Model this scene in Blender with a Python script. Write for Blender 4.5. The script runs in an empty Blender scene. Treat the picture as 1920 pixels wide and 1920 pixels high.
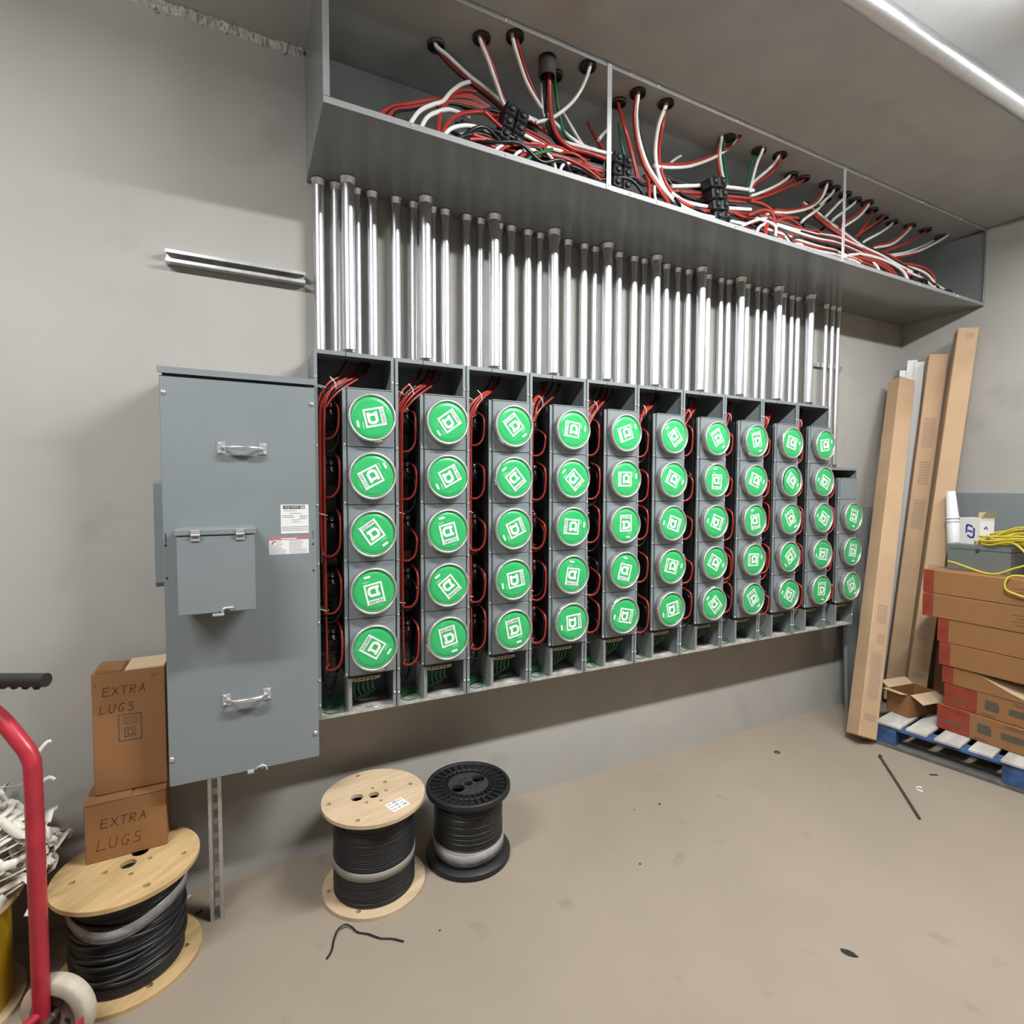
import bpy, math, random
from mathutils import Vector, Matrix
from mathutils.geometry import delaunay_2d_cdt
random.seed(7)
PI = math.pi
sc = bpy.context.scene
COL = sc.collection

# ------------------------------------------------------------------ camera
cam_d = bpy.data.cameras.new('camera')
cam_d.sensor_width = 36.0
cam_d.lens = 18.850
cam_d.clip_start = 0.02
cam = bpy.data.objects.new('camera', cam_d)
COL.objects.link(cam)
CAM_POS = Vector((0.0, -2.2583, 1.4925))
yaw, pit, rol = 0.4648, -0.0444, 0.0026
fw = Vector((math.sin(yaw) * math.cos(pit), math.cos(yaw) * math.cos(pit), math.sin(pit)))
rt = Vector((math.cos(yaw), -math.sin(yaw), 0))
up = rt.cross(fw)
r2 = rt * math.cos(rol) + up * math.sin(rol)
u2 = up * math.cos(rol) - rt * math.sin(rol)
m = Matrix((r2, u2, -fw)).transposed().to_4x4()
m.translation = CAM_POS
cam.matrix_world = m
sc.camera = cam

# ------------------------------------------------------------------ world, exposure
w = bpy.data.worlds.new('world')
sc.world = w
w.use_nodes = True
w.node_tree.nodes['Background'].inputs[0].default_value = (0.8, 0.85, 0.9, 1)
w.node_tree.nodes['Background'].inputs[1].default_value = 0.02
sc.view_settings.view_transform = 'Standard'
sc.view_settings.look = 'None'
sc.view_settings.gamma = 1.0
sc.view_settings.use_curve_mapping = False
sc.view_settings.exposure = 0.04
sc.cycles.max_bounces = 6
sc.cycles.diffuse_bounces = 4
sc.cycles.glossy_bounces = 3
sc.cycles.transparent_max_bounces = 6
sc.cycles.caustics_reflective = True
sc.cycles.adaptive_threshold = 0.05
sc.cycles.use_light_tree = False
sc.cycles.caustics_refractive = False
# room size and lamps: strip lamps hang under the ceiling along X
CEIL, WALL_R, WALL_L, WALL_F = 3.16, 4.29, -4.6, -7.0
LAMPS = [(-1.15, -1.63, 180.0), (1.70, -1.63, 265.0), (3.30, -1.63, 85.0)]   # x, y, lens brightness (the last one turned down to keep the right wall darker)

# ------------------------------------------------------------------ materials
MATS = {}
def mat(name, col, rough=0.6, metal=0.0, noise=0.0, nscale=8.0, bump=0.0, bscale=60.0, spec=0.5, col2=None,
        emit=None, alpha=None, stretch=None, aniso=0.0, spots=None, coat=0.0):
    if name in MATS: return MATS[name]
    mt = bpy.data.materials.new(name); mt.use_nodes = True
    nt = mt.node_tree; N = nt.nodes; L = nt.links
    b = N['Principled BSDF']
    b.inputs['Roughness'].default_value = rough
    b.inputs['Metallic'].default_value = metal
    b.inputs['Specular IOR Level'].default_value = spec
    b.inputs['Base Color'].default_value = (*col, 1)
    if coat: b.inputs['Coat Weight'].default_value = coat
    if aniso:
        b.inputs['Anisotropic'].default_value = aniso
    tc = None
    def coord():
        nonlocal tc
        if tc is None:
            tc = N.new('ShaderNodeTexCoord')
            if stretch:
                mp = N.new('ShaderNodeMapping'); mp.inputs['Scale'].default_value = stretch
                L.new(tc.outputs['Object'], mp.inputs['Vector']); tc = mp
                return mp.outputs['Vector']
        return tc.outputs['Vector'] if stretch else tc.outputs['Object']
    out_col = None
    if noise > 0 or col2:
        n = N.new('ShaderNodeTexNoise'); n.inputs['Scale'].default_value = nscale; n.inputs['Detail'].default_value = 3
        n.inputs['Roughness'].default_value = 0.6
        L.new(coord(), n.inputs['Vector'])
        r = N.new('ShaderNodeValToRGB')
        c2 = col2 if col2 else tuple(max(0, c * (1 - noise)) for c in col)
        c1 = col if col2 else tuple(min(1, c * (1 + noise)) for c in col)
        r.color_ramp.elements[0].position = 0.33; r.color_ramp.elements[0].color = (*c2, 1)
        r.color_ramp.elements[1].position = 0.68; r.color_ramp.elements[1].color = (*c1, 1)
        L.new(n.outputs['Fac'], r.inputs['Fac'])
        out_col = r.outputs['Color']
    if spots:
        scol, sscale, lo, hi = spots
        n = N.new('ShaderNodeTexNoise'); n.inputs['Scale'].default_value = sscale; n.inputs['Detail'].default_value = 3
        L.new(coord(), n.inputs['Vector'])
        mr = N.new('ShaderNodeMapRange'); mr.inputs['From Min'].default_value = lo; mr.inputs['From Max'].default_value = hi
        L.new(n.outputs['Fac'], mr.inputs['Value'])
        mx = N.new('ShaderNodeMix'); mx.data_type = 'RGBA'
        L.new(mr.outputs['Result'], mx.inputs['Factor'])
        if out_col: L.new(out_col, mx.inputs['A'])
        else: mx.inputs['A'].default_value = (*col, 1)
        mx.inputs['B'].default_value = (*scol, 1)
        out_col = mx.outputs['Result']
    if out_col: L.new(out_col, b.inputs['Base Color'])
    if bump > 0:
        n = N.new('ShaderNodeTexNoise'); n.inputs['Scale'].default_value = bscale; n.inputs['Detail'].default_value = 2
        L.new(coord(), n.inputs['Vector'])
        bp = N.new('ShaderNodeBump'); bp.inputs['Strength'].default_value = bump; bp.inputs['Distance'].default_value = 0.01
        L.new(n.outputs['Fac'], bp.inputs['Height']); L.new(bp.outputs['Normal'], b.inputs['Normal'])
    if emit:
        b.inputs['Emission Color'].default_value = (*emit[0], 1); b.inputs['Emission Strength'].default_value = emit[1]
    if alpha is not None: b.inputs['Alpha'].default_value = alpha
    MATS[name] = mt
    return mt

WALLM = mat('concrete_wall', (0.40, 0.382, 0.355), 0.9, noise=0.06, nscale=1.6, spots=((0.33, 0.315, 0.29), 3.1, 0.60, 0.80))
CEILM = mat('concrete_ceiling', (0.475, 0.478, 0.472), 0.55, noise=0.12, nscale=1.8, spots=((0.40, 0.375, 0.35), 4.0, 0.60, 0.8))
FLOORM = mat('concrete_floor', (0.285, 0.233, 0.180), 0.88, noise=0.06, nscale=1.3, bump=0.05, bscale=40, spots=((0.185, 0.16, 0.13), 5.5, 0.665, 0.80))
PLASTER = mat('crumbled_plaster', (0.56, 0.53, 0.49), 0.95, noise=0.3, nscale=30, bump=0.5, bscale=80)
PAINT = mat('grey_enamel', (0.205, 0.230, 0.240), 0.42, noise=0.03, nscale=3)
PAINT_T = mat('grey_trough_enamel', (0.20, 0.21, 0.205), 0.17, noise=0.04, nscale=2, coat=0.0)
CASE = mat('case_paint', (0.135, 0.15, 0.142), 0.5, noise=0.06, nscale=6)
PAINT_D = mat('grey_bracket', (0.25, 0.26, 0.255), 0.5, noise=0.12, nscale=14)
DUSTY = mat('dusty_grey_sheet', (0.40, 0.385, 0.35), 0.8, noise=0.25, nscale=25)
GALV = mat('galvanized_steel', (0.76, 0.77, 0.79), 0.36, 1.0, noise=0.05, nscale=18, stretch=(1, 1, 0.12))
GALV2 = mat('zinc_fitting', (0.72, 0.73, 0.75), 0.32, 1.0, noise=0.15, nscale=40)
STRUT = mat('strut_steel', (0.60, 0.61, 0.61), 0.42, 0.9, noise=0.15, nscale=20)
LIP = mat('trough_lip_enamel', (0.27, 0.275, 0.275), 0.5)
STRAP = mat('bright_strap', (0.50, 0.50, 0.51), 0.42, 0.5, noise=0.05, nscale=12)
ALU = mat('ring_aluminium', (0.62, 0.62, 0.60), 0.38, 0.75, noise=0.12, nscale=30)
SCREW = mat('screw_zinc', (0.85, 0.85, 0.86), 0.25, 0.9)
GREEN = mat('green_disc', (0.040, 0.43, 0.135), 0.30, noise=0.05, nscale=30, spec=0.4)
WHITE_PRINT = mat('white_print', (0.78, 0.84, 0.78), 0.5)
PALE_GREEN = mat('pale_green_print', (0.25, 0.70, 0.35), 0.5)
DARK_PRINT = mat('dark_print', (0.03, 0.035, 0.035), 0.6)
GREY_PRINT = mat('grey_print', (0.33, 0.33, 0.33), 0.7)
RED_PRINT = mat('red_print', (0.60, 0.10, 0.09), 0.6)
LABEL = mat('label_paper', (0.72, 0.71, 0.70), 0.6)
BLACK = mat('black_plastic', (0.007, 0.007, 0.008), 0.38)
BLACK_D = mat('black_moulding', (0.013, 0.0135, 0.014), 0.5)
W_RED = mat('red_insulation', (0.34, 0.030, 0.020), 0.32)
W_WHITE = mat('white_insulation', (0.72, 0.71, 0.67), 0.35)
W_BLACK = mat('black_insulation', (0.012, 0.012, 0.014), 0.28)
W_GREEN = mat('green_insulation', (0.010, 0.13, 0.045), 0.35)
NYLON = mat('nylon_tie', (0.75, 0.72, 0.68), 0.5)
BEIGE = mat('beige_insulator', (0.52, 0.49, 0.40), 0.6)
BRASS = mat('tan_ground_bar', (0.42, 0.36, 0.24), 0.5, 0.4)
RUST = mat('rust_block', (0.16, 0.05, 0.03), 0.6)
PLY = mat('plywood', (0.62, 0.47, 0.31), 0.75, col2=(0.50, 0.36, 0.22), nscale=5, stretch=(1, 6, 1))
PLY_Y = mat('yellow_plywood', (0.60, 0.42, 0.20), 0.75, col2=(0.46, 0.30, 0.14), nscale=5, stretch=(1, 6, 1))
HOLE = mat('hole_core', (0.03, 0.03, 0.03), 0.8)
CABLE = mat('cable_black', (0.018, 0.018, 0.020), 0.38)
TAPE = mat('grey_tape', (0.26, 0.24, 0.21), 0.5)
FILM = mat('plastic_film', (0.60, 0.57, 0.57), 0.18, noise=0.2, nscale=25, alpha=0.45)
CARD = mat('cardboard', (0.275, 0.127, 0.047), 0.8, noise=0.08, nscale=3)
CARD_L = mat('long_box_cardboard', (0.50, 0.335, 0.20), 0.8, noise=0.10, nscale=3)
CARD_I = mat('cardboard_inside', (0.60, 0.44, 0.28), 0.85)
CARD_PR = mat('cardboard_print', (0.37, 0.255, 0.175), 0.8)
CARD_P2 = mat('brown_carton_print', (0.15, 0.075, 0.035), 0.8)
CARD_DK = mat('cardboard_dark_print', (0.09, 0.075, 0.055), 0.8)
RED_TAPE = mat('red_tape', (0.27, 0.042, 0.022), 0.45, noise=0.2, nscale=20)
MARKER = mat('marker_ink', (0.045, 0.02, 0.01), 0.7)
BLUE_WOOD = mat('blue_pallet_wood', (0.040, 0.095, 0.235), 0.75, noise=0.45, nscale=15)
DARK_WOOD = mat('dirty_wood', (0.13, 0.125, 0.12), 0.85, noise=0.3, nscale=12)
GREY_WOOD = mat('worn_plank', (0.50, 0.475, 0.44), 0.85, noise=0.2, nscale=10, spots=((0.10, 0.17, 0.36), 9, 0.62, 0.7), stretch=(0.4, 1.5, 1))
RED_TUBE = mat('red_tube_paint', (0.42, 0.028, 0.045), 0.32, noise=0.15, nscale=20)
RUBBER = mat('black_rubber', (0.02, 0.02, 0.021), 0.55)
TYRE = mat('cream_tyre', (0.52, 0.47, 0.38), 0.7, noise=0.12, nscale=25)
HUB = mat('grey_hub', (0.22, 0.19, 0.14), 0.6, noise=0.2, nscale=20)
RIBBON = mat('white_pull_tape', (0.72, 0.68, 0.60), 0.6, noise=0.15, nscale=30)
YELLOW = mat('yellow_drum', (0.60, 0.35, 0.012), 0.5)
YCORD = mat('yellow_cord', (0.50, 0.40, 0.035), 0.45)
WHITE_PL = mat('white_plastic', (0.72, 0.72, 0.73), 0.4)
WHITE_CARD = mat('white_card', (0.70, 0.68, 0.66), 0.7)
BLUE_PR = mat('blue_print', (0.03, 0.05, 0.26), 0.6)
STEEL_D = mat('dark_steel', (0.10, 0.085, 0.075), 0.5, 0.5)
LAMP_BODY = mat('lamp_white_enamel', (0.75, 0.75, 0.75), 0.4)
def lens_mat(p): return mat('lamp_lens_%d' % p, (0.9, 0.9, 0.9), 0.4, emit=((0.98, 1.0, 1.0), p))

# ------------------------------------------------------------------ mesh helpers
class MB:
    def __init__(s): s.v = []; s.f = []; s.sm = []
    def add(s, vs, fs, smooth=False):
        o = len(s.v); s.v += [tuple(v) for v in vs]
        for f in fs: s.f.append(tuple(i + o for i in f)); s.sm.append(smooth)
        return s
    def box(s, x0, x1, y0, y1, z0, z1, c=0.0):
        if x0 > x1: x0, x1 = x1, x0
        if y0 > y1: y0, y1 = y1, y0
        if z0 > z1: z0, z1 = z1, z0
        if c <= 0:
            vs = [(x, y, z) for z in (z0, z1) for y in (y0, y1) for x in (x0, x1)]
            return s.add(vs, [(0, 2, 3, 1), (4, 5, 7, 6), (0, 1, 5, 4), (2, 6, 7, 3), (0, 4, 6, 2), (1, 3, 7, 5)])
        c = min(c, (x1 - x0) * .45, (y1 - y0) * .45, (z1 - z0) * .45)
        vs = []; idx = {}
        cx, cy, cz = (x0 + x1) / 2, (y0 + y1) / 2, (z0 + z1) / 2
        hx, hy, hz = (x1 - x0) / 2, (y1 - y0) / 2, (z1 - z0) / 2
        for a in (-1, 1):
            for b in (-1, 1):
                for d in (-1, 1):
                    for k in range(3):
                        h = [hx - c, hy - c, hz - c]; h[k] += c
                        idx[(a, b, d, k)] = len(vs)
                        vs.append((cx + a * h[0], cy + b * h[1], cz + d * h[2]))
        fs = []
        def quad(q):
            p = [Vector(vs[i]) for i in q]
            n = (p[1] - p[0]).cross(p[2] - p[0]); ce = sum(p, Vector()) / len(p) - Vector((cx, cy, cz))
            fs.append(tuple(q) if n.dot(ce) > 0 else tuple(reversed(q)))
        for a in (-1, 1):
            quad([idx[(a, -1, -1, 0)], idx[(a, 1, -1, 0)], idx[(a, 1, 1, 0)], idx[(a, -1, 1, 0)]])
            quad([idx[(-1, a, -1, 1)], idx[(1, a, -1, 1)], idx[(1, a, 1, 1)], idx[(-1, a, 1, 1)]])
            quad([idx[(-1, -1, a, 2)], idx[(1, -1, a, 2)], idx[(1, 1, a, 2)], idx[(-1, 1, a, 2)]])
            for b in (-1, 1):
                quad([idx[(a, b, -1, 0)], idx[(a, b, -1, 1)], idx[(a, b, 1, 1)], idx[(a, b, 1, 0)]])
                quad([idx[(a, -1, b, 0)], idx[(a, -1, b, 2)], idx[(a, 1, b, 2)], idx[(a, 1, b, 0)]])
                quad([idx[(-1, a, b, 1)], idx[(-1, a, b, 2)], idx[(1, a, b, 2)], idx[(1, a, b, 1)]])
                for d in (-1, 1): quad([idx[(a, b, d, 0)], idx[(a, b, d, 1)], idx[(a, b, d, 2)]])
        return s.add(vs, fs)
    def lathe(s, prof, n=24, origin=(0, 0, 0), axis='Z', arc=2 * PI, a0=0.0, smooth=True):
        full = abs(arc - 2 * PI) < 1e-6
        cnt = n if full else n + 1
        vs = []
        for i in range(cnt):
            a = a0 + arc * i / n; ca, sa = math.cos(a), math.sin(a)
            for r, h in prof:
                p = (r * ca, r * sa, h)
                if axis == 'Y': p = (r * ca, h, r * sa)
                elif axis == 'X': p = (h, r * ca, r * sa)
                vs.append((p[0] + origin[0], p[1] + origin[1], p[2] + origin[2]))
        k = len(prof); fs = []
        for i in range(n):
            j = (i + 1) % cnt
            for q in range(k - 1):
                f = (i * k + q, j * k + q, j * k + q + 1, i * k + q + 1)
                fs.append(f if axis != 'Y' else tuple(reversed(f)))
        return s.add(vs, fs, smooth)
    def cyl(s, p0, p1, r0, r1=None, n=16, caps=True):
        r1 = r0 if r1 is None else r1
        p0 = Vector(p0); p1 = Vector(p1); d = (p1 - p0).normalized()
        a = d.orthogonal().normalized(); b = d.cross(a)
        ring = lambda c, r: [c + (a * math.cos(2 * PI * i / n) + b * math.sin(2 * PI * i / n)) * r for i in range(n)]
        A, B = ring(p0, r0), ring(p1, r1)
        s.add(A + B, [(i, (i + 1) % n, n + (i + 1) % n, n + i) for i in range(n)], True)
        if caps:
            s.add(A, [tuple(reversed(range(n)))]); s.add(B, [tuple(range(n))])
        return s
    def tube(s, pts, r, n=8, caps=True, smooth_path=True, sub=5):
        P = [Vector(p) for p in pts]
        if smooth_path and len(P) > 2:
            Q = [P[0] * 2 - P[1]] + P + [P[-1] * 2 - P[-2]]; R = []
            for i in range(1, len(Q) - 2):
                for t in range(sub):
                    u = t / sub; a, b, c, d = Q[i - 1], Q[i], Q[i + 1], Q[i + 2]
                    R.append(0.5 * ((2 * b) + (c - a) * u + (2 * a - 5 * b + 4 * c - d) * u * u + (3 * b - a - 3 * c + d) * u ** 3))
            R.append(P[-1]); P = R
        vs = []; nrm = None
        for i, p in enumerate(P):
            t = (P[min(i + 1, len(P) - 1)] - P[max(i - 1, 0)])
            if t.length < 1e-9: t = Vector((0, 0, 1))
            t.normalize()
            if nrm is None: nrm = t.orthogonal().normalized()
            else:
                nrm = nrm - t * nrm.dot(t)
                nrm = nrm.normalized() if nrm.length > 1e-6 else t.orthogonal().normalized()
            b = t.cross(nrm)
            rr = r[i * (len(r) - 1) // max(1, len(P) - 1)] if isinstance(r, (list, tuple)) else r
            vs += [p + (nrm * math.cos(2 * PI * k / n) + b * math.sin(2 * PI * k / n)) * rr for k in range(n)]
        fs = [(i * n + k, i * n + (k + 1) % n, (i + 1) * n + (k + 1) % n, (i + 1) * n + k) for i in range(len(P) - 1) for k in range(n)]
        s.add(vs, fs, True)
        if caps:
            s.add(vs[:n], [tuple(reversed(range(n)))]); s.add(vs[-n:], [tuple(range(n))])
        return s
    def ribbon(s, pts, width, up=(0, 0, 1), th=0.0008, sub=5, twist=0.0):
        P = [Vector(p) for p in pts]; Q = [P[0] * 2 - P[1]] + P + [P[-1] * 2 - P[-2]]; R = []
        for i in range(1, len(Q) - 2):
            for t in range(sub):
                u = t / sub; a, b, c, d = Q[i - 1], Q[i], Q[i + 1], Q[i + 2]
                R.append(0.5 * ((2 * b) + (c - a) * u + (2 * a - 5 * b + 4 * c - d) * u * u + (3 * b - a - 3 * c + d) * u ** 3))
        R.append(P[-1]); U = Vector(up); vs = []
        for i, p in enumerate(R):
            t = (R[min(i + 1, len(R) - 1)] - R[max(i - 1, 0)]).normalized()
            sd = t.cross(U); sd = sd.normalized() if sd.length > 1e-4 else t.orthogonal().normalized()
            sd = Matrix.Rotation(twist * i / len(R), 3, t) @ sd
            nn = sd.cross(t) * th
            vs += [p - sd * width / 2 + nn, p + sd * width / 2 + nn, p + sd * width / 2 - nn, p - sd * width / 2 - nn]
        fs = []
        for i in range(len(R) - 1):
            for k in range(4): fs.append((i * 4 + k, i * 4 + (k + 1) % 4, i * 4 + 4 + (k + 1) % 4, i * 4 + 4 + k))
        return s.add(vs, fs, True)
    def prism(s, poly, y0, y1, axis='Y'):
        n = len(poly)
        def P(p, h):
            return {'Y': (p[0], h, p[1]), 'Z': (p[0], p[1], h), 'X': (h, p[0], p[1])}[axis]
        vs = [P(p, y0) for p in poly] + [P(p, y1) for p in poly]
        fs = [(i, (i + 1) % n, n + (i + 1) % n, n + i) for i in range(n)]
        s.add(vs, fs); s.add([P(p, y0) for p in poly], [tuple(reversed(range(n)))]); s.add([P(p, y1) for p in poly], [tuple(range(n))])
        return s
    def plate(s, outer, holes, z0, z1):
        """flat plate in XY with real holes, extruded z0..z1"""
        vs = []; es = []
        for lp in [outer] + holes:
            o = len(vs); vs += [Vector(p) for p in lp]; es += [(o + i, o + (i + 1) % len(lp)) for i in range(len(lp))]
        rv, re, rf, *_ = delaunay_2d_cdt(vs, es, [], 1, 1e-6)
        def inside(p, lp):
            c = False
            for i in range(len(lp)):
                a, b = lp[i], lp[i - 1]
                if (a[1] > p[1]) != (b[1] > p[1]) and p[0] < (b[0] - a[0]) * (p[1] - a[1]) / (b[1] - a[1]) + a[0]: c = not c
            return c
        tris = []
        for f in rf:
            c = sum((rv[i] for i in f), Vector((0, 0))) / len(f)
            if not any(inside(c, h) for h in holes): tris.append(tuple(f))
        s.add([(p.x, p.y, z1) for p in rv], tris)
        s.add([(p.x, p.y, z0) for p in rv], [tuple(reversed(f)) for f in tris])
        for k, lp in enumerate([outer] + holes):
            n = len(lp)
            q = [(p[0], p[1], z0) for p in lp] + [(p[0], p[1], z1) for p in lp]
            fs = [(i, (i + 1) % n, n + (i + 1) % n, n + i) for i in range(n)]
            s.add(q, fs if k == 0 else [tuple(reversed(f)) for f in fs], True)
        return s
    def mesh(s, name, material):
        me = bpy.data.meshes.new(name); me.from_pydata(s.v, [], s.f); me.update()
        me.polygons.foreach_set('use_smooth', s.sm)
        me.materials.append(material)
        return me

PRINTS = {'printed_mark', 'small_print', 'label_print', 'warning_print', 'fine_print', 'tape_print', 'terminal_fins'}
def link(name, me, parent=None, loc=(0, 0, 0), rot=(0, 0, 0), label=None):
    o = bpy.data.objects.new(name, me); COL.objects.link(o)
    o.location = loc; o.rotation_euler = rot
    if parent: o.parent = parent
    if label: o['label'] = label
    if parent and name in PRINTS: o['kind'] = 'stuff'
    return o
def part(name, mb, material, parent=None, loc=(0, 0, 0), rot=(0, 0, 0), label=None):
    return link(name, mb.mesh(name, material), parent, loc, rot, label)
def tag(o, label, cat, group=None):
    o['label'] = label; o['category'] = cat
    if group: o['group'] = group
    return o
def thing(name, label, cat, loc=(0, 0, 0), rot=(0, 0, 0), group=None):
    o = bpy.data.objects.new(name, None); COL.objects.link(o)
    o.empty_display_size = 0.05
    o.location = loc; o.rotation_euler = rot
    return tag(o, label, cat, group)
def struct(name, mb, material, label=None):
    o = part(name, mb, material); o['kind'] = 'structure'
    if label: o['label'] = label
    return o
def circle(r, n=32, c=(0, 0), a0=0.0): return [(c[0] + r * math.cos(a0 + 2 * PI * i / n), c[1] + r * math.sin(a0 + 2 * PI * i / n)) for i in range(n)]
_TEXT = {}
def text_mesh(body, size, material, depth=0.0):
    key = (body, size, material.name)
    if key in _TEXT: return _TEXT[key]
    cu = bpy.data.curves.new('lettering', 'FONT'); cu.body = body; cu.size = size; cu.align_x = 'CENTER'; cu.align_y = 'CENTER'
    cu.extrude = depth; cu.resolution_u = 2
    o = bpy.data.objects.new('lettering', cu); COL.objects.link(o)
    dg = bpy.context.evaluated_depsgraph_get()
    me = bpy.data.meshes.new_from_object(o.evaluated_get(dg))
    bpy.data.objects.remove(o); bpy.data.curves.remove(cu)
    me.materials.clear(); me.materials.append(material)
    _TEXT[key] = me
    return me
def stroke(mb, pts, wd, y, t=0.0006):
    """pen stroke on a plane facing -Y: pts are (x, z)"""
    for (x0, z0), (x1, z1) in zip(pts, pts[1:]):
        d = Vector((x1 - x0, z1 - z0)); 
        if d.length < 1e-6: continue
        n = Vector((-d.y, d.x)).normalized() * wd / 2; e = d.normalized() * wd * .3
        q = [(x0 - e.x + n.x, z0 - e.y + n.y), (x0 - e.x - n.x, z0 - e.y - n.y), (x1 + e.x - n.x, z1 + e.y - n.y), (x1 + e.x + n.x, z1 + e.y + n.y)]
        mb.prism([q[3], q[2], q[1], q[0]], y, y - t)
ORD = ['first', 'second', 'third', 'fourth', 'fifth', 'sixth', 'seventh', 'eighth', 'ninth', 'tenth', 'eleventh', 'twelfth', 'thirteenth', 'fourteenth', 'fifteenth', 'sixteenth', 'seventeenth', 'eighteenth', 'nineteenth', 'twentieth', 'twenty-first', 'twenty-second', 'twenty-third', 'twenty-fourth']
ORD += ['twenty-' + q for q in ORD[4:9]] + ['thirtieth'] + ['thirty-' + q for q in ORD[:9]] + ['fortieth'] + ['forty-' + q for q in ORD[:9]]

# ------------------------------------------------------------------ the room
struct('floor', MB().box(WALL_L - .1, WALL_R + .1, WALL_F - .1, .1, -.1, 0), FLOORM)
struct('ceiling', MB().box(WALL_L - .1, WALL_R + .1, WALL_F - .1, .1, CEIL, CEIL + .15), CEILM)
struct('wall_back', MB().box(WALL_L - .1, WALL_R + .1, 0, .1, 0, CEIL), WALLM)
struct('wall_right', MB().box(WALL_R, WALL_R + .1, WALL_F - .1, 0, 0, CEIL), WALLM)
struct('wall_left', MB().box(WALL_L - .1, WALL_L, WALL_F - .1, 0, 0, CEIL), WALLM)
struct('wall_front', MB().box(WALL_L, WALL_R, WALL_F - .1, WALL_F, 0, CEIL), WALLM)
# crumbled plaster along the joint of wall and ceiling
pm = MB(); rs = random.Random(3)
n = 240; x0, x1 = -1.6, 0.235
for row in range(2):
    pass
prev = None; vs = []
for i in range(n + 1):
    x = x0 + (x1 - x0) * i / n
    j = rs.random()
    vs += [(x, -.002 - .010 * rs.random(), CEIL + .002), (x, -.012 - .010 * j, CEIL - .006 - .012 * rs.random()), (x, -.008 * rs.random(), CEIL - .016 - .020 * rs.random() * (1 if rs.random() > .3 else .3)), (x, .004, CEIL - .030 - .012 * rs.random())]
fs = [(i * 4 + k, i * 4 + k + 1, i * 4 + 5 + k, i * 4 + 4 + k) for i in range(n) for k in range(3)]
pm.add(vs, fs)
for i in range(70):
    x = rs.uniform(x0, x1); z = CEIL - abs(rs.gauss(.020, .012)); r = rs.uniform(.003, .008)
    pm.lathe([(0, -r), (r * .8, -r * .5), (r, 0), (r * .7, r * .6), (0, r)], 6, (x, -.004, z), smooth=False)
struct('trim_1', pm, PLASTER, 'crumbled pale plaster along the joint between wall and ceiling')

# ------------------------------------------------------------------ lamps (hang under the ceiling, out of the picture)
def strip_lamp(i, x, y, pw):
    t = thing('strip_lamp', 'white strip lamp with a flat glowing lens under the ceiling, %s of the row' % ORD[i], 'lamp', (x, y, CEIL - .125))
    part('housing', MB().box(-.62, .62, -.060, .060, .0145, .055, .006), LAMP_BODY, t)
    part('lens', MB().box(-.60, .60, -.050, .050, .0, .014), lens_mat(pw), t)
    for s in (-1, 1):
        part('end_cap', MB().box(s * .601, s * .62, -.055, .055, -.002, .0144), LAMP_BODY, t)
        part('hanger_rod', MB().cyl((.45 * s, 0, .055), (.45 * s, 0, .125), .005, n=8), GALV2, t)
    return t
for i, a in enumerate(LAMPS): strip_lamp(i, *a)

# galvanized pipe along the ceiling
t = thing('ceiling_pipe', 'wide galvanized pipe running along under the ceiling', 'pipe', (1.0, -1.118, CEIL - .038))
part('pipe', MB().cyl((-3.0, 0, 0), (3.28, 0, 0), .034, n=32), GALV, t)
for x in (-1.8, 0.0):
    part('pipe_clamp', MB().lathe([(.0345, -.012), (.037, -.012), (.037, .012), (.0345, .012)], 24, (x, 0, 0), 'X'), GALV2, t)

# ------------------------------------------------------------------ the trough
TX0, TX1, TY, TZ0, TZ1 = 0.24, WALL_R - .004, -.481, 2.676, CEIL - .002
t = thing('wire_trough', 'long grey open-fronted steel wire trough fixed under the ceiling', 'trough', (TX0, 0, TZ0))
L_ = TX1 - TX0; H_ = TZ1 - TZ0
part('bottom_panel', MB().box(0, L_, TY, -.001, -.004, 0), PAINT_T, t)
part('back_panel', MB().box(0, L_, -.006, -.001, .0005, H_), PAINT_T, t)
part('end_panel', MB().box(0, .004, TY, -.007, .0005, H_), PAINT_T, t)
part('end_panel', MB().box(L_ - .004, L_, TY, -.007, .0005, H_), PAINT_T, t)
part('front_lip', MB().box(.0, L_, TY - .003, TY, -.004, .017, .001), LIP, t)
part('front_lip', MB().box(.0, L_, TY - .003, TY, H_ - .018, H_, .001), LIP, t)
part('side_lip', MB().box(0, .020, TY - .003, TY, .018, H_ - .019, .001), PAINT_D, t)
part('side_lip', MB().box(L_ - .016, L_, TY - .003, TY, .018, H_ - .019, .001), PAINT_T, t)
SCREW_ME = MB().lathe([(.0, -.0042), (.0025, -.004), (.0045, -.0025), (.0055, 0)], 10, axis='Y').mesh('screw', SCREW)
for x in (1.312 - TX0, 2.808 - TX0):
    d = part('divider_strap', MB().box(x - .011, x + .011, TY - .006, TY - .003, -.004, H_, .0008), STRAP, t)
    for z in (.012, H_ - .012): link('screw', SCREW_ME, d, (x, TY - .006, z))
for x in (.28, .62, 1.18, 1.32, 1.78, 2.32, 2.75, 3.3, 3.72):
    for z in (.007, H_ - .009): link('screw', SCREW_ME, t, (x, TY - .003, z))
link('screw', SCREW_ME, t, (.30, -.006, .40)); link('screw', SCREW_ME, t, (.86, -.006, .41))
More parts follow.
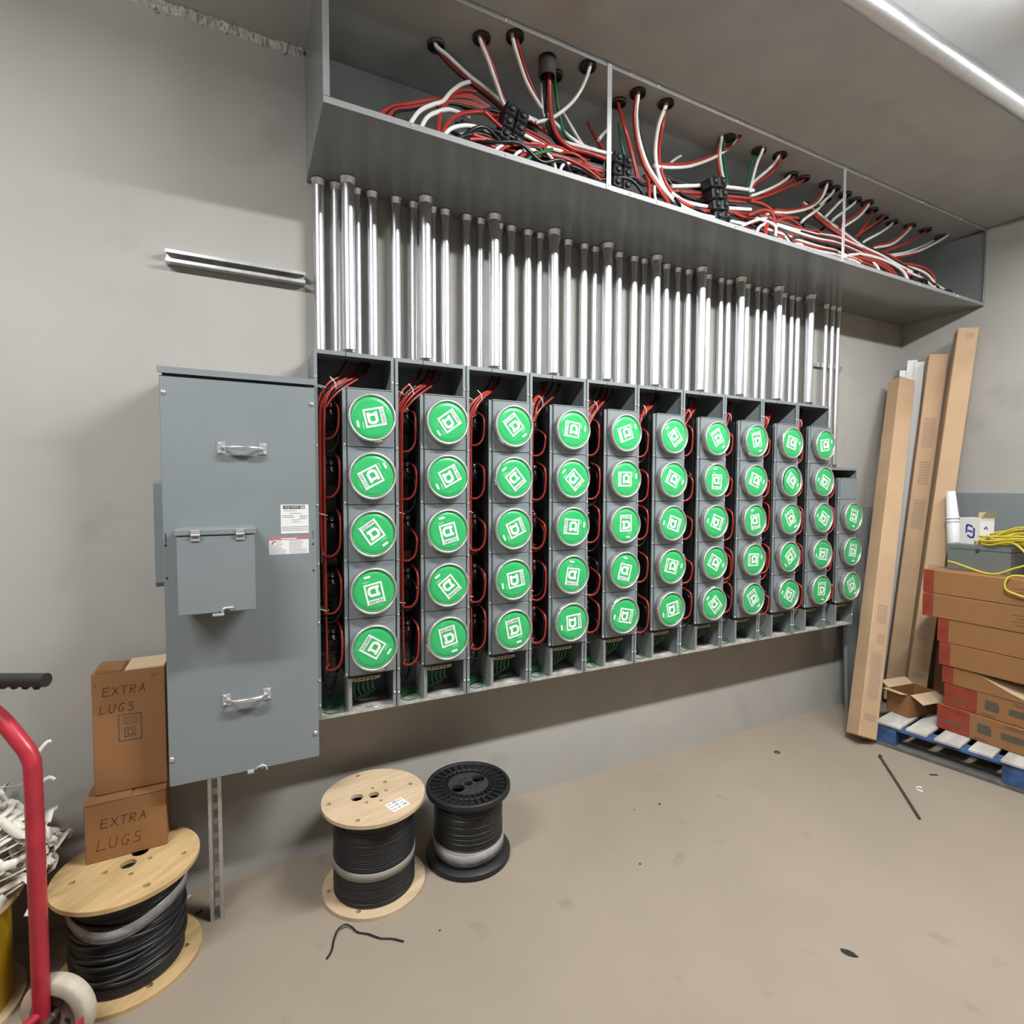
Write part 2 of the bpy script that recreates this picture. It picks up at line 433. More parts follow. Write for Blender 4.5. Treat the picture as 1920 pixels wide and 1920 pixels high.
# ------------------------------------------------------------------ wires in the trough
WIRES = [
('w',0.0075,'first',[(0.673,-0.266,3.2),(0.673,-0.266,3.15),(0.721,-0.27,3.123),(0.804,-0.28,3.072),(0.884,-0.29,3.034),(0.954,-0.3,2.992),(1.013,-0.3,2.985),(1.105,-0.3,2.976)]),
('r',0.0062,'first',[(0.684,-0.255,3.2),(0.684,-0.255,3.15),(0.736,-0.26,3.104),(0.808,-0.27,3.062),(0.888,-0.28,3.024),(0.959,-0.29,2.984),(1.055,-0.3,2.972),(1.149,-0.3,2.941),(1.279,-0.3,2.919)]),
('k',0.0062,'first',[(0.681,-0.25,3.2),(0.681,-0.25,3.15),(0.739,-0.25,3.107),(0.812,-0.26,3.063),(0.898,-0.27,3.021),(0.975,-0.28,2.985),(1.129,-0.28,2.968),(1.292,-0.28,2.95)]),
('w',0.0075,'first',[(0.811,-0.366,3.2),(0.811,-0.366,3.15),(0.847,-0.36,3.091),(0.899,-0.33,3.031),(0.943,-0.31,2.982),(1.007,-0.3,2.978),(1.086,-0.3,2.97)]),
('r',0.0062,'first',[(0.827,-0.361,3.2),(0.827,-0.361,3.15),(0.881,-0.34,3.082),(0.912,-0.32,3.037),(0.96,-0.3,2.994),(1.03,-0.29,2.986)]),
('w',0.0075,'first',[(0.916,-0.426,3.2),(0.916,-0.426,3.15),(0.971,-0.38,3.105),(1.022,-0.35,3.063),(1.087,-0.33,3.02),(1.137,-0.32,2.995),(1.187,-0.32,2.968),(1.239,-0.33,2.934),(1.312,-0.34,2.912),(1.387,-0.34,2.915),(1.457,-0.34,2.924)]),
('r',0.0062,'first',[(0.937,-0.423,3.2),(0.937,-0.423,3.15),(0.999,-0.36,3.119),(1.045,-0.34,3.072),(1.087,-0.32,3.042),(1.155,-0.31,2.985)]),
('r',0.0095,'first',[(1.093,-0.391,3.2),(1.093,-0.391,3.15),(1.113,-0.36,3.045),(1.128,-0.35,2.974),(1.157,-0.35,2.91),(1.214,-0.36,2.873),(1.299,-0.36,2.877),(1.373,-0.37,2.869),(1.435,-0.37,2.869)]),
('k',0.0090,'first',[(1.08,-0.384,3.2),(1.08,-0.384,3.15),(1.103,-0.34,3.055),(1.115,-0.33,2.982),(1.156,-0.33,2.911),(1.233,-0.33,2.879),(1.388,-0.34,2.872)]),
('w',0.0075,'first',[(1.246,-0.45,3.2),(1.246,-0.45,3.152),(1.243,-0.4,3.098),(1.206,-0.37,3.038),(1.143,-0.34,2.985),(1.075,-0.32,2.955)]),
('g',0.0062,'first',[(1.154,-0.331,3.2),(1.154,-0.331,3.15),(1.152,-0.35,3.059),(1.181,-0.33,3.002),(1.207,-0.33,2.941),(1.266,-0.33,2.923),(1.36,-0.33,2.925)]),
('w',0.0062,'first',[(1.212,-0.3,3.051),(1.246,-0.32,2.985),(1.292,-0.34,2.912),(1.333,-0.34,2.912)]),
('w',0.0062,'first',[(1.09,-0.34,3.097),(1.1,-0.33,3.019),(1.109,-0.33,2.98)]),
('w',0.0075,'first',[(1.117,-0.3,2.987),(1.182,-0.33,2.913),(1.266,-0.34,2.907),(1.353,-0.34,2.915)]),
('r',0.0062,'first',[(0.917,-0.28,2.962),(0.96,-0.3,2.94),(1.038,-0.31,2.922),(1.106,-0.32,2.904),(1.182,-0.33,2.876),(1.32,-0.34,2.865)]),
('r',0.0062,'first',[(0.917,-0.28,2.942),(0.966,-0.3,2.929),(1.05,-0.31,2.907),(1.137,-0.32,2.885),(1.253,-0.34,2.847)]),
('r',0.0062,'first left',[(0.397,-0.44,2.69),(0.464,-0.4,2.774),(0.545,-0.36,2.839),(0.628,-0.33,2.896),(0.712,-0.31,2.944),(0.8,-0.29,2.992),(0.888,-0.28,2.984)]),
('r',0.0062,'first left',[(0.41,-0.44,2.69),(0.469,-0.4,2.772),(0.545,-0.36,2.835),(0.628,-0.33,2.891),(0.712,-0.31,2.94),(0.8,-0.29,2.983),(0.888,-0.28,2.979)]),
('k',0.0062,'first left',[(0.422,-0.44,2.69),(0.473,-0.4,2.771),(0.545,-0.36,2.831),(0.628,-0.33,2.887),(0.712,-0.31,2.935),(0.8,-0.29,2.974),(0.888,-0.28,2.975)]),
('r',0.0062,'first left',[(0.435,-0.44,2.69),(0.477,-0.4,2.769),(0.545,-0.36,2.827),(0.628,-0.33,2.883),(0.712,-0.31,2.931),(0.8,-0.29,2.966),(0.888,-0.28,2.97)]),
('r',0.0062,'first left',[(0.448,-0.44,2.69),(0.481,-0.4,2.767),(0.545,-0.36,2.823),(0.628,-0.33,2.879),(0.712,-0.31,2.927),(0.8,-0.29,2.957),(0.888,-0.28,2.966)]),
('k',0.0062,'first left',[(0.46,-0.44,2.69),(0.485,-0.4,2.766),(0.545,-0.36,2.819),(0.628,-0.33,2.874),(0.712,-0.31,2.923),(0.8,-0.29,2.948),(0.888,-0.28,2.961)]),
('w',0.0075,'first left',[(0.51,-0.44,2.69),(0.566,-0.4,2.792),(0.625,-0.37,2.853),(0.668,-0.36,2.885),(0.71,-0.33,2.95),(0.77,-0.29,3.024),(0.829,-0.26,3.073)]),
('r',0.0062,'first left',[(0.648,-0.36,2.86),(0.696,-0.34,2.915),(0.738,-0.31,2.969),(0.784,-0.29,3.007),(0.832,-0.28,3.021)]),
('w',0.0075,'first left',[(0.552,-0.44,2.69),(0.592,-0.41,2.774),(0.638,-0.39,2.82),(0.685,-0.37,2.855),(0.728,-0.35,2.872),(0.784,-0.33,2.882)]),
('r',0.0075,'first left',[(0.62,-0.44,2.69),(0.641,-0.4,2.788),(0.664,-0.37,2.85),(0.696,-0.34,2.906)]),
('r',0.0075,'first left',[(0.627,-0.44,2.69),(0.66,-0.41,2.765),(0.703,-0.39,2.824),(0.767,-0.37,2.871),(0.84,-0.35,2.905),(0.894,-0.33,2.915)]),
('w',0.0075,'first left',[(0.632,-0.44,2.69),(0.671,-0.42,2.751),(0.72,-0.41,2.785),(0.771,-0.4,2.804),(0.843,-0.38,2.819),(0.875,-0.37,2.827),(0.937,-0.37,2.841),(0.989,-0.37,2.855),(1.083,-0.36,2.848),(1.151,-0.35,2.853),(1.208,-0.34,2.868),(1.326,-0.33,2.888)]),
('k',0.0062,'first middle',[(0.696,-0.42,2.728),(0.781,-0.4,2.783),(0.871,-0.38,2.801),(0.989,-0.37,2.815),(1.114,-0.36,2.827),(1.373,-0.36,2.842)]),
('k',0.0062,'first middle',[(0.711,-0.42,2.724),(0.781,-0.4,2.772),(0.871,-0.38,2.793),(0.989,-0.37,2.808),(1.114,-0.36,2.822),(1.373,-0.36,2.836)]),
('r',0.0062,'first middle',[(0.726,-0.42,2.72),(0.781,-0.4,2.762),(0.871,-0.38,2.785),(0.989,-0.37,2.801),(1.114,-0.36,2.817),(1.373,-0.36,2.831)]),
('k',0.0062,'first middle',[(0.742,-0.42,2.716),(0.781,-0.4,2.752),(0.871,-0.38,2.778),(0.989,-0.37,2.794),(1.114,-0.36,2.812),(1.374,-0.36,2.825)]),
('r',0.0062,'first middle',[(0.757,-0.42,2.712),(0.781,-0.4,2.741),(0.871,-0.38,2.77),(0.989,-0.37,2.787),(1.114,-0.36,2.807),(1.374,-0.36,2.82)]),
('r',0.0062,'first middle',[(0.743,-0.43,2.734),(0.799,-0.42,2.755),(0.857,-0.41,2.765)]),
('r',0.0062,'first middle',[(0.758,-0.43,2.754),(0.799,-0.42,2.761),(0.857,-0.41,2.768)]),
('w',0.0062,'first middle',[(0.822,-0.44,2.69),(0.853,-0.43,2.732),(0.885,-0.42,2.758),(0.953,-0.4,2.796)]),
('r',0.0062,'first middle',[(0.843,-0.44,2.69),(0.875,-0.43,2.738),(0.912,-0.42,2.766),(0.953,-0.4,2.791)]),
('w',0.0062,'first middle',[(0.902,-0.44,2.69),(0.93,-0.43,2.734),(0.963,-0.42,2.761),(1.025,-0.4,2.791)]),
('r',0.0062,'first middle',[(0.919,-0.44,2.69),(0.952,-0.43,2.733),(0.986,-0.42,2.752),(1.049,-0.4,2.775)]),
('g',0.0062,'first middle',[(0.947,-0.44,2.69),(0.992,-0.43,2.741),(1.038,-0.42,2.774),(1.103,-0.4,2.815)]),
('w',0.0062,'first middle',[(1.079,-0.4,2.794),(1.097,-0.42,2.758),(1.103,-0.44,2.69)]),
('w',0.0062,'first middle',[(1.106,-0.44,2.69),(1.133,-0.43,2.747),(1.176,-0.41,2.774)]),
('w',0.0075,'first middle',[(1.394,-0.3,2.99),(1.43,-0.28,3.034),(1.494,-0.25,3.104)]),
('r',0.0075,'first middle',[(1.407,-0.2,3.125),(1.401,-0.26,3.031),(1.401,-0.32,2.942)]),
('r',0.0062,'second',[(1.473,-0.329,3.2),(1.473,-0.329,3.15),(1.465,-0.38,3.025),(1.516,-0.36,2.955),(1.548,-0.35,2.898),(1.567,-0.35,2.84)]),
('r',0.0062,'second',[(1.485,-0.321,3.2),(1.485,-0.321,3.15),(1.481,-0.37,3.027),(1.533,-0.35,2.961),(1.563,-0.34,2.907),(1.587,-0.34,2.85)]),
('g',0.0062,'second',[(1.46,-0.35,3.055),(1.492,-0.34,2.959),(1.519,-0.34,2.896)]),
('r',0.0090,'second',[(1.512,-0.404,3.2),(1.512,-0.404,3.15),(1.521,-0.38,3.077),(1.545,-0.37,2.993),(1.584,-0.37,2.902),(1.636,-0.38,2.834),(1.679,-0.4,2.767),(1.691,-0.44,2.69)]),
('w',0.0090,'second',[(1.517,-0.407,3.2),(1.517,-0.407,3.15),(1.53,-0.38,3.08),(1.552,-0.375,2.992),(1.597,-0.375,2.902),(1.652,-0.385,2.835),(1.709,-0.4,2.779),(1.756,-0.41,2.748),(1.854,-0.42,2.727)]),
('k',0.0062,'second',[(1.52,-0.408,3.2),(1.52,-0.408,3.15),(1.557,-0.36,3.1),(1.587,-0.35,3.003),(1.628,-0.36,2.905),(1.681,-0.37,2.841),(1.737,-0.39,2.781)]),
('w',0.0090,'second',[(1.666,-0.412,3.2),(1.666,-0.412,3.15),(1.646,-0.39,3.073),(1.638,-0.38,2.969),(1.654,-0.38,2.883),(1.687,-0.39,2.812),(1.728,-0.4,2.772),(1.781,-0.41,2.745),(1.873,-0.42,2.729),(2.019,-0.42,2.741),(2.159,-0.42,2.749)]),
('r',0.0090,'second',[(1.662,-0.41,3.133),(1.676,-0.38,3.079),(1.666,-0.37,2.982),(1.683,-0.37,2.896),(1.721,-0.38,2.825),(1.762,-0.39,2.787),(1.815,-0.4,2.767),(1.906,-0.4,2.764),(2.126,-0.38,2.816),(2.265,-0.36,2.849)]),
('w',0.0075,'second',[(1.634,-0.38,2.905),(1.679,-0.37,2.915),(1.79,-0.35,2.952),(1.906,-0.33,3.002),(2.061,-0.31,3.09),(2.143,-0.318,3.15),(2.127,-0.394,3.15),(2.127,-0.394,3.2)]),
('r',0.0075,'second',[(1.664,-0.36,2.928),(1.799,-0.34,2.973),(1.916,-0.32,3.024),(2.072,-0.3,3.11),(2.138,-0.329,3.15),(2.128,-0.403,3.15),(2.128,-0.403,3.2)]),
('w',0.0062,'second',[(1.798,-0.3,3),(1.848,-0.28,3.043),(1.909,-0.25,3.09)]),
('w',0.0075,'second',[(2.048,-0.371,3.2),(2.048,-0.371,3.15),(2.092,-0.32,3.117),(2.109,-0.32,3.032),(2.124,-0.33,2.966)]),
('r',0.0075,'second',[(2.066,-0.337,3.2),(2.066,-0.337,3.15),(2.086,-0.31,3.111),(2.102,-0.31,3.035),(2.11,-0.33,2.958)]),
('g',0.0062,'second',[(2.088,-0.348,3.2),(2.088,-0.348,3.15),(2.139,-0.3,3.131),(2.145,-0.31,3.037),(2.154,-0.32,2.973)]),
('w',0.0090,'second',[(1.742,-0.37,2.847),(1.879,-0.36,2.888),(1.998,-0.36,2.919),(2.188,-0.36,2.952),(2.284,-0.36,2.966)]),
('r',0.0075,'second',[(1.742,-0.37,2.828),(1.945,-0.36,2.869),(2.082,-0.36,2.892),(2.189,-0.36,2.91),(2.285,-0.36,2.925)]),
('r',0.0062,'second',[(1.79,-0.36,2.821),(1.956,-0.35,2.854),(2.094,-0.35,2.879),(2.238,-0.35,2.903)]),
('w',0.0090,'second',[(1.724,-0.39,2.805),(1.762,-0.39,2.793),(1.819,-0.39,2.785),(1.949,-0.39,2.797),(2.128,-0.39,2.829),(2.241,-0.38,2.855)]),
('k',0.0075,'second',[(1.719,-0.36,2.883),(1.805,-0.37,2.83),(1.936,-0.37,2.828),(2.15,-0.37,2.863)]),
('k',0.0075,'second',[(1.715,-0.33,2.906),(1.898,-0.34,2.895),(2.034,-0.34,2.914),(2.237,-0.35,2.944)]),
('k',0.0075,'second',[(1.707,-0.41,2.737),(1.822,-0.42,2.708),(2.02,-0.42,2.729)]),
('r',0.0075,'second',[(1.556,-0.44,2.69),(1.59,-0.4,2.777),(1.6,-0.38,2.829),(1.61,-0.34,2.874)]),
('w',0.0062,'second',[(1.602,-0.44,2.69),(1.613,-0.41,2.755),(1.636,-0.38,2.816)]),
('w',0.0075,'second right',[(2.296,-0.4,3.2),(2.296,-0.4,3.15),(2.302,-0.36,3.098),(2.265,-0.36,2.981),(2.262,-0.36,2.95)]),
('g',0.0062,'second right',[(2.309,-0.341,3.2),(2.309,-0.341,3.15),(2.287,-0.33,3.083),(2.244,-0.35,2.971)]),
('w',0.0075,'second right',[(2.416,-0.396,3.2),(2.416,-0.396,3.15),(2.428,-0.34,3.126),(2.302,-0.35,3.021),(2.254,-0.36,2.968)]),
('r',0.0075,'second right',[(2.439,-0.388,3.2),(2.439,-0.388,3.15),(2.457,-0.33,3.117),(2.33,-0.34,3.023),(2.273,-0.35,2.973)]),
('w',0.0075,'second right',[(2.619,-0.306,3.2),(2.619,-0.306,3.15),(2.465,-0.35,3.041),(2.322,-0.36,2.962),(2.263,-0.36,2.935)]),
('r',0.0062,'second right',[(2.648,-0.31,3.2),(2.648,-0.31,3.15),(2.511,-0.34,3.052),(2.358,-0.35,2.97)]),
('r',0.0075,'second right',[(2.72,-0.314,3.2),(2.72,-0.314,3.15),(2.546,-0.35,3.053),(2.446,-0.36,2.997),(2.318,-0.37,2.933),(2.251,-0.37,2.907)]),
('r',0.0075,'second right',[(2.24,-0.38,2.895),(2.31,-0.39,2.894),(2.371,-0.39,2.883),(2.411,-0.39,2.864),(2.594,-0.38,2.893)]),
('r',0.0075,'second right',[(2.191,-0.41,2.803),(2.286,-0.41,2.849),(2.346,-0.41,2.855),(2.378,-0.41,2.822),(2.375,-0.42,2.766)]),
('w',0.0075,'second right',[(2.123,-0.43,2.73),(2.195,-0.42,2.767),(2.273,-0.41,2.803),(2.36,-0.4,2.832)]),
('w',0.0075,'second right',[(2.243,-0.41,2.802),(2.305,-0.42,2.796),(2.354,-0.43,2.782),(2.363,-0.43,2.749),(2.336,-0.44,2.69)]),
('r',0.0100,'second right',[(2.283,-0.44,2.69),(2.287,-0.43,2.743),(2.313,-0.42,2.783),(2.364,-0.41,2.808)]),
('w',0.0075,'second right',[(2.209,-0.44,2.69),(2.242,-0.43,2.748),(2.318,-0.41,2.793)]),
('w',0.0075,'second right',[(2.297,-0.38,2.827),(2.42,-0.37,2.885),(2.549,-0.36,2.919),(2.739,-0.34,2.996),(2.848,-0.33,3.073),(2.874,-0.346,3.15),(2.874,-0.346,3.2)]),
('r',0.0075,'second right',[(2.327,-0.37,2.85),(2.442,-0.36,2.907),(2.572,-0.35,2.94),(2.742,-0.33,3.011),(2.851,-0.32,3.092),(2.88,-0.328,3.15),(2.88,-0.328,3.2)]),
('w',0.0075,'third',[(2.638,-0.37,2.887),(2.682,-0.36,2.921),(2.794,-0.35,2.997),(3.022,-0.239,3.15),(3.022,-0.239,3.2)]),
('w',0.0075,'third',[(2.79,-0.37,3.014),(2.836,-0.36,3.05),(2.893,-0.35,3.092),(2.961,-0.327,3.15),(2.961,-0.327,3.2)]),
('w',0.0075,'third',[(2.83,-0.37,2.956),(2.877,-0.36,2.992),(2.973,-0.35,3.073),(3.076,-0.32,3.15),(3.076,-0.32,3.2)]),
('w',0.0075,'third',[(2.886,-0.37,2.945),(2.933,-0.36,2.98),(3.043,-0.35,3.054),(3.189,-0.309,3.15),(3.189,-0.309,3.2)]),
('w',0.0075,'third',[(2.971,-0.37,2.919),(3.02,-0.36,2.954),(3.162,-0.35,3.043),(3.287,-0.327,3.15),(3.287,-0.327,3.2)]),
('r',0.0075,'third',[(2.959,-0.37,2.93),(3.008,-0.36,2.966),(3.137,-0.35,3.048),(3.271,-0.319,3.15),(3.271,-0.319,3.2)]),
('r',0.0075,'third',[(3.088,-0.37,2.895),(3.139,-0.36,2.931),(3.224,-0.35,3.01),(3.387,-0.289,3.15),(3.387,-0.289,3.2)]),
('r',0.0075,'third',[(3.111,-0.37,2.907),(3.162,-0.36,2.943),(3.298,-0.35,3.026),(3.515,-0.286,3.15),(3.515,-0.286,3.2)]),
('k',0.0075,'third',[(3.123,-0.37,2.902),(3.174,-0.36,2.938),(3.287,-0.35,3.002),(3.556,-0.246,3.15),(3.556,-0.246,3.2)]),
('w',0.0075,'third',[(3.16,-0.37,2.878),(3.212,-0.36,2.914),(3.375,-0.35,2.999),(3.653,-0.259,3.15),(3.653,-0.259,3.2)]),
('w',0.0075,'third',[(3.247,-0.37,2.854),(3.3,-0.36,2.89),(3.508,-0.35,2.963),(3.811,-0.284,3.15),(3.811,-0.284,3.2)]),
('r',0.0075,'third',[(3.246,-0.37,2.863),(3.299,-0.36,2.899),(3.494,-0.35,2.972),(3.782,-0.288,3.15),(3.782,-0.288,3.2)]),
('r',0.0075,'third',[(3.335,-0.37,2.848),(3.389,-0.36,2.884),(3.655,-0.35,2.997),(3.951,-0.298,3.15),(3.951,-0.298,3.2)]),
('w',0.0075,'third',[(3.361,-0.37,2.831),(3.416,-0.36,2.867),(3.672,-0.35,2.947),(4.147,-0.249,3.15),(4.147,-0.249,3.2)]),
('w',0.0075,'third',[(3.387,-0.37,2.825),(3.442,-0.36,2.861),(3.769,-0.35,2.966),(4.146,-0.329,3.15),(4.146,-0.329,3.2)]),
('r',0.0075,'third',[(3.387,-0.37,2.821),(3.443,-0.36,2.857),(3.756,-0.35,2.955),(4.14,-0.296,3.15),(4.14,-0.296,3.2)]),
('w',0.0090,'third diagonal',[(2.77,-0.28,3.058),(2.837,-0.31,3.012),(2.915,-0.34,2.954),(2.999,-0.36,2.915),(3.144,-0.38,2.86),(3.294,-0.4,2.831),(3.443,-0.41,2.802),(3.571,-0.42,2.781)]),
('r',0.0090,'third diagonal',[(2.762,-0.28,3.048),(2.828,-0.31,3.001),(2.907,-0.34,2.944),(2.99,-0.36,2.905),(3.135,-0.38,2.85),(3.285,-0.4,2.82),(3.433,-0.41,2.791),(3.561,-0.42,2.77)]),
('k',0.0090,'third diagonal',[(2.782,-0.28,3.067),(2.849,-0.31,3.021),(2.928,-0.34,2.964),(3.012,-0.36,2.925),(3.158,-0.38,2.87),(3.309,-0.4,2.841),(3.458,-0.41,2.812),(3.587,-0.42,2.791)]),
('r',0.0090,'third diagonal',[(2.754,-0.28,3.036),(2.82,-0.31,2.99),(2.898,-0.34,2.933),(2.982,-0.36,2.894),(3.126,-0.38,2.838),(3.275,-0.4,2.808),(3.424,-0.41,2.779),(3.551,-0.42,2.758)]),
('w',0.0090,'third',[(2.899,-0.42,2.741),(3.056,-0.42,2.784),(3.223,-0.42,2.796),(3.386,-0.42,2.788),(3.473,-0.43,2.756),(3.513,-0.44,2.69)]),
('r',0.0075,'third',[(2.9,-0.42,2.728),(3.057,-0.42,2.768),(3.212,-0.42,2.777),(3.331,-0.43,2.756),(3.431,-0.44,2.69)]),
('r',0.0075,'third',[(2.9,-0.42,2.723),(3.057,-0.42,2.76),(3.203,-0.42,2.765),(3.313,-0.43,2.743),(3.399,-0.44,2.69)]),
('k',0.0075,'third',[(2.9,-0.42,2.717),(3.058,-0.42,2.752),(3.193,-0.42,2.754),(3.295,-0.43,2.729),(3.367,-0.44,2.69)]),
('r',0.0075,'third',[(2.901,-0.42,2.712),(3.058,-0.42,2.744),(3.184,-0.42,2.742),(3.277,-0.43,2.716),(3.335,-0.44,2.69)]),
('w',0.0075,'third',[(2.95,-0.43,2.734),(3.031,-0.43,2.729),(3.108,-0.44,2.69)]),
('w',0.0075,'third',[(3.176,-0.42,2.763),(3.208,-0.43,2.741),(3.229,-0.44,2.69)]),
('w',0.0075,'third end',[(3.423,-0.4,2.802),(3.603,-0.41,2.813),(3.722,-0.42,2.799),(3.79,-0.43,2.756),(3.787,-0.44,2.69)]),
('r',0.0075,'third end',[(3.422,-0.4,2.816),(3.602,-0.41,2.831),(3.72,-0.42,2.827),(3.795,-0.43,2.783),(3.801,-0.44,2.69)]),
('w',0.0075,'third end',[(3.518,-0.42,2.775),(3.677,-0.43,2.755),(3.771,-0.44,2.719)]),
('k',0.0075,'third end',[(3.542,-0.43,2.724),(3.704,-0.43,2.756),(3.828,-0.44,2.728)]),
('w',0.0075,'third end',[(3.819,-0.43,2.745),(3.913,-0.435,2.728),(4.062,-0.44,2.71)]),
('w',0.0075,'third left',[(2.283,-0.4,2.772),(2.4,-0.41,2.768),(2.556,-0.41,2.763),(2.719,-0.41,2.762),(2.865,-0.42,2.762),(3.081,-0.42,2.749)]),
('k',0.0075,'third left',[(2.281,-0.4,2.82),(2.398,-0.41,2.817),(2.554,-0.41,2.814),(2.717,-0.41,2.816),(2.862,-0.42,2.818),(3.078,-0.42,2.807)]),
('w',0.0075,'third left',[(2.282,-0.4,2.802),(2.399,-0.41,2.799),(2.554,-0.41,2.798),(2.718,-0.41,2.801),(2.863,-0.42,2.805),(3.079,-0.42,2.793)]),
('r',0.0075,'third left',[(2.284,-0.4,2.754),(2.401,-0.41,2.749),(2.556,-0.41,2.751),(2.72,-0.41,2.757),(2.865,-0.42,2.762),(3.081,-0.42,2.749)]),
('k',0.0075,'third left',[(2.282,-0.4,2.79),(2.4,-0.41,2.786),(2.555,-0.41,2.784),(2.718,-0.41,2.786),(2.864,-0.42,2.788),(3.08,-0.42,2.776)]),
('w',0.0075,'third left',[(2.284,-0.4,2.741),(2.401,-0.41,2.737),(2.557,-0.41,2.736),(2.72,-0.41,2.739),(2.866,-0.42,2.742),(3.083,-0.42,2.728)]),
('r',0.0075,'third left',[(2.281,-0.4,2.826),(2.398,-0.41,2.823),(2.553,-0.41,2.822),(2.717,-0.41,2.825),(2.862,-0.42,2.828),(3.078,-0.42,2.817)]),
('w',0.0075,'third left',[(2.282,-0.4,2.808),(2.399,-0.41,2.805),(2.554,-0.41,2.813),(2.717,-0.41,2.825),(2.862,-0.42,2.835),(3.078,-0.42,2.824)]),
('r',0.0075,'third left',[(2.283,-0.4,2.778),(2.4,-0.41,2.774),(2.555,-0.41,2.782),(2.718,-0.41,2.793),(2.863,-0.42,2.801),(3.079,-0.42,2.79)]),
('w',0.0062,'third left',[(2.431,-0.43,2.748),(2.486,-0.44,2.69)]),
('w',0.0062,'third left',[(2.509,-0.43,2.726),(2.559,-0.43,2.73),(2.585,-0.44,2.69)]),
]
WM = {'r': (W_RED, 'red'), 'w': (W_WHITE, 'white'), 'k': (W_BLACK, 'black'), 'g': (W_GREEN, 'green')}
SEC = lambda x: 0 if x < 1.31 else (1 if x < 2.8 else 2)
rs = random.Random(11)
for i in range(118):   # the wires that lie along the trough under the others
    xa, xb = [(.55, 1.25), (1.35, 2.6), (1.4, 2.75), (2.5, 3.7), (.7, 1.3)][i % 5]
    c = 'kkrkwrkrkkkrk'[i % 13]
    x = rs.uniform(xa, xb - .3); ln = rs.uniform(.35, .8); y = rs.uniform(-.42, -.12); z = 2.705 + rs.random() * (.13 if y < -.3 else .24)
    pts = []
    for k in range(6):
        pts.append((min(x + ln * k / 5, 4.1), max(-.45, min(-.05, y + rs.uniform(-.04, .04))), max(2.69, z + rs.uniform(-.03, .035))))
    pts[-1] = (pts[-1][0], pts[-1][1], 2.69)
    if i % 3 == 0: pts[0] = (pts[0][0], pts[0][1], 2.69)
    WIRES.append((c, .0068, '', pts))
kinds = {}
for c, r, d, pts in WIRES:
    drop = pts[0][2] > 3.16 or pts[-1][2] > 3.16
    mx = sum(p[0] for p in pts) / len(pts)
    kinds.setdefault((c, drop, SEC(mx)), []).append((mx, r, pts))
for (c, drop, sec), lst in kinds.items():
    mt_, cn = WM[c]
    for i, (mx, r, pts) in enumerate(sorted(lst, key=lambda q: q[0])):
        o = part('%s_wire' % cn, MB().tube(pts, r, 8), mt_)
        tag(o, '%s wire %s the %s trough opening, %s along' % (cn, 'dropping from the ceiling into' if drop else 'lying in', ORD[sec], ORD[i]), 'wire', '%s wires %s the %s trough opening' % (cn, 'dropping into' if drop else 'lying in', ORD[sec]))
# sleeves in the ceiling where the wires come through
SLV = mat('sleeve_dark', (0.05, 0.045, 0.042), 0.7)
tops = sorted({(p[0], p[1]) for w_ in WIRES for p in (w_[3][0], w_[3][-1]) if p[2] > 3.16})
SL = []
for x, y in tops:
    for q in SL:
        if math.hypot(q[0] / q[2] - x, q[1] / q[2] - y) < .075: q[0] += x; q[1] += y; q[2] += 1; break
    else: SL.append([x, y, 1])
cnt = {}
for sx, sy, n_ in SL:
    x, y = sx / n_, max(-.43, sy / n_); sec = SEC(x); i = cnt.get(sec, 0); cnt[sec] = i + 1
    h = .07 if abs(x - 1.10) < .05 else .010
    o = part('pipe_sleeve', MB().lathe([(.029, 0), (.034, 0), (.034, h + .003), (.029, h + .003), (.029, 0)], 20).lathe([(0, h * .9), (.029, h * .9)], 20), SLV, None, (x, y, CEIL - h - .0005))
    tag(o, 'dark pipe sleeve in the ceiling above the %s trough opening, %s along' % (ORD[sec], ORD[i]), 'sleeve', 'pipe sleeves above the trough')
def connector(name, label, x, y, z, nx, nz, rot):
    t = thing(name, label, 'connector', (x, y, z), (0, rot, 0))
    for i in range(nx):
        for k in range(nz):
            b = part('block', MB().box(i * .05 - .024, i * .05 + .024, -.035, .035, k * .05, k * .05 + .047, .006), BLACK, t)
            part('port_cap', MB().lathe([(0, -.046), (.010, -.046), (.013, -.042), (.014, -.034)], 12, (i * .05, 0, k * .05 + .024), 'Y'), BLACK_D, b)
    return t
connector('splice_block', 'black splice connector among wires in the trough opening next to the plain end', .90, -.36, 2.80, 2, 3, .25)
connector('splice_block', 'small black splice connector just past the first trough strap', 1.41, -.38, 2.74, 2, 3, .05)
connector('splice_block', 'big black splice connector in the middle of the second trough opening', 1.98, -.40, 2.72, 2, 4, -.2)

# ------------------------------------------------------------------ conduits
CON = [(0.278, 0), (0.341, 0), (0.378, 1), (0.423, 0), (0.482, 0), (0.577, 0), (0.651, 0), (0.684, 1), (0.735, 0), (0.789, 0), (0.887, 0), (0.953, 0), (0.993, 1), (1.046, 0), (1.102, 0),
       (1.188, 0), (1.252, 0), (1.293, 1), (1.343, 0), (1.404, 0), (1.498, 0), (1.563, 0), (1.595, 1), (1.647, 0), (1.707, 0), (1.805, 0), (1.868, 0), (1.899, 1), (1.955, 0), (2.017, 0),
       (2.099, 0), (2.176, 0), (2.213, 1), (2.262, 0), (2.319, 0), (2.421, 0), (2.481, 0), (2.512, 1), (2.563, 0), (2.628, 0), (2.718, 0), (2.781, 0), (2.825, 1), (2.873, 0), (2.945, 0),
       (3.021, 0), (3.079, 0), (3.116, 1), (3.170, 0), (3.356, 0), (3.422, 0), (3.483, 0)]
BZ0, BTOP, B11TOP = 0.632, 1.992, 1.624
PITCH, BX0, BW = 0.295, 0.235, 0.290
cper = {}
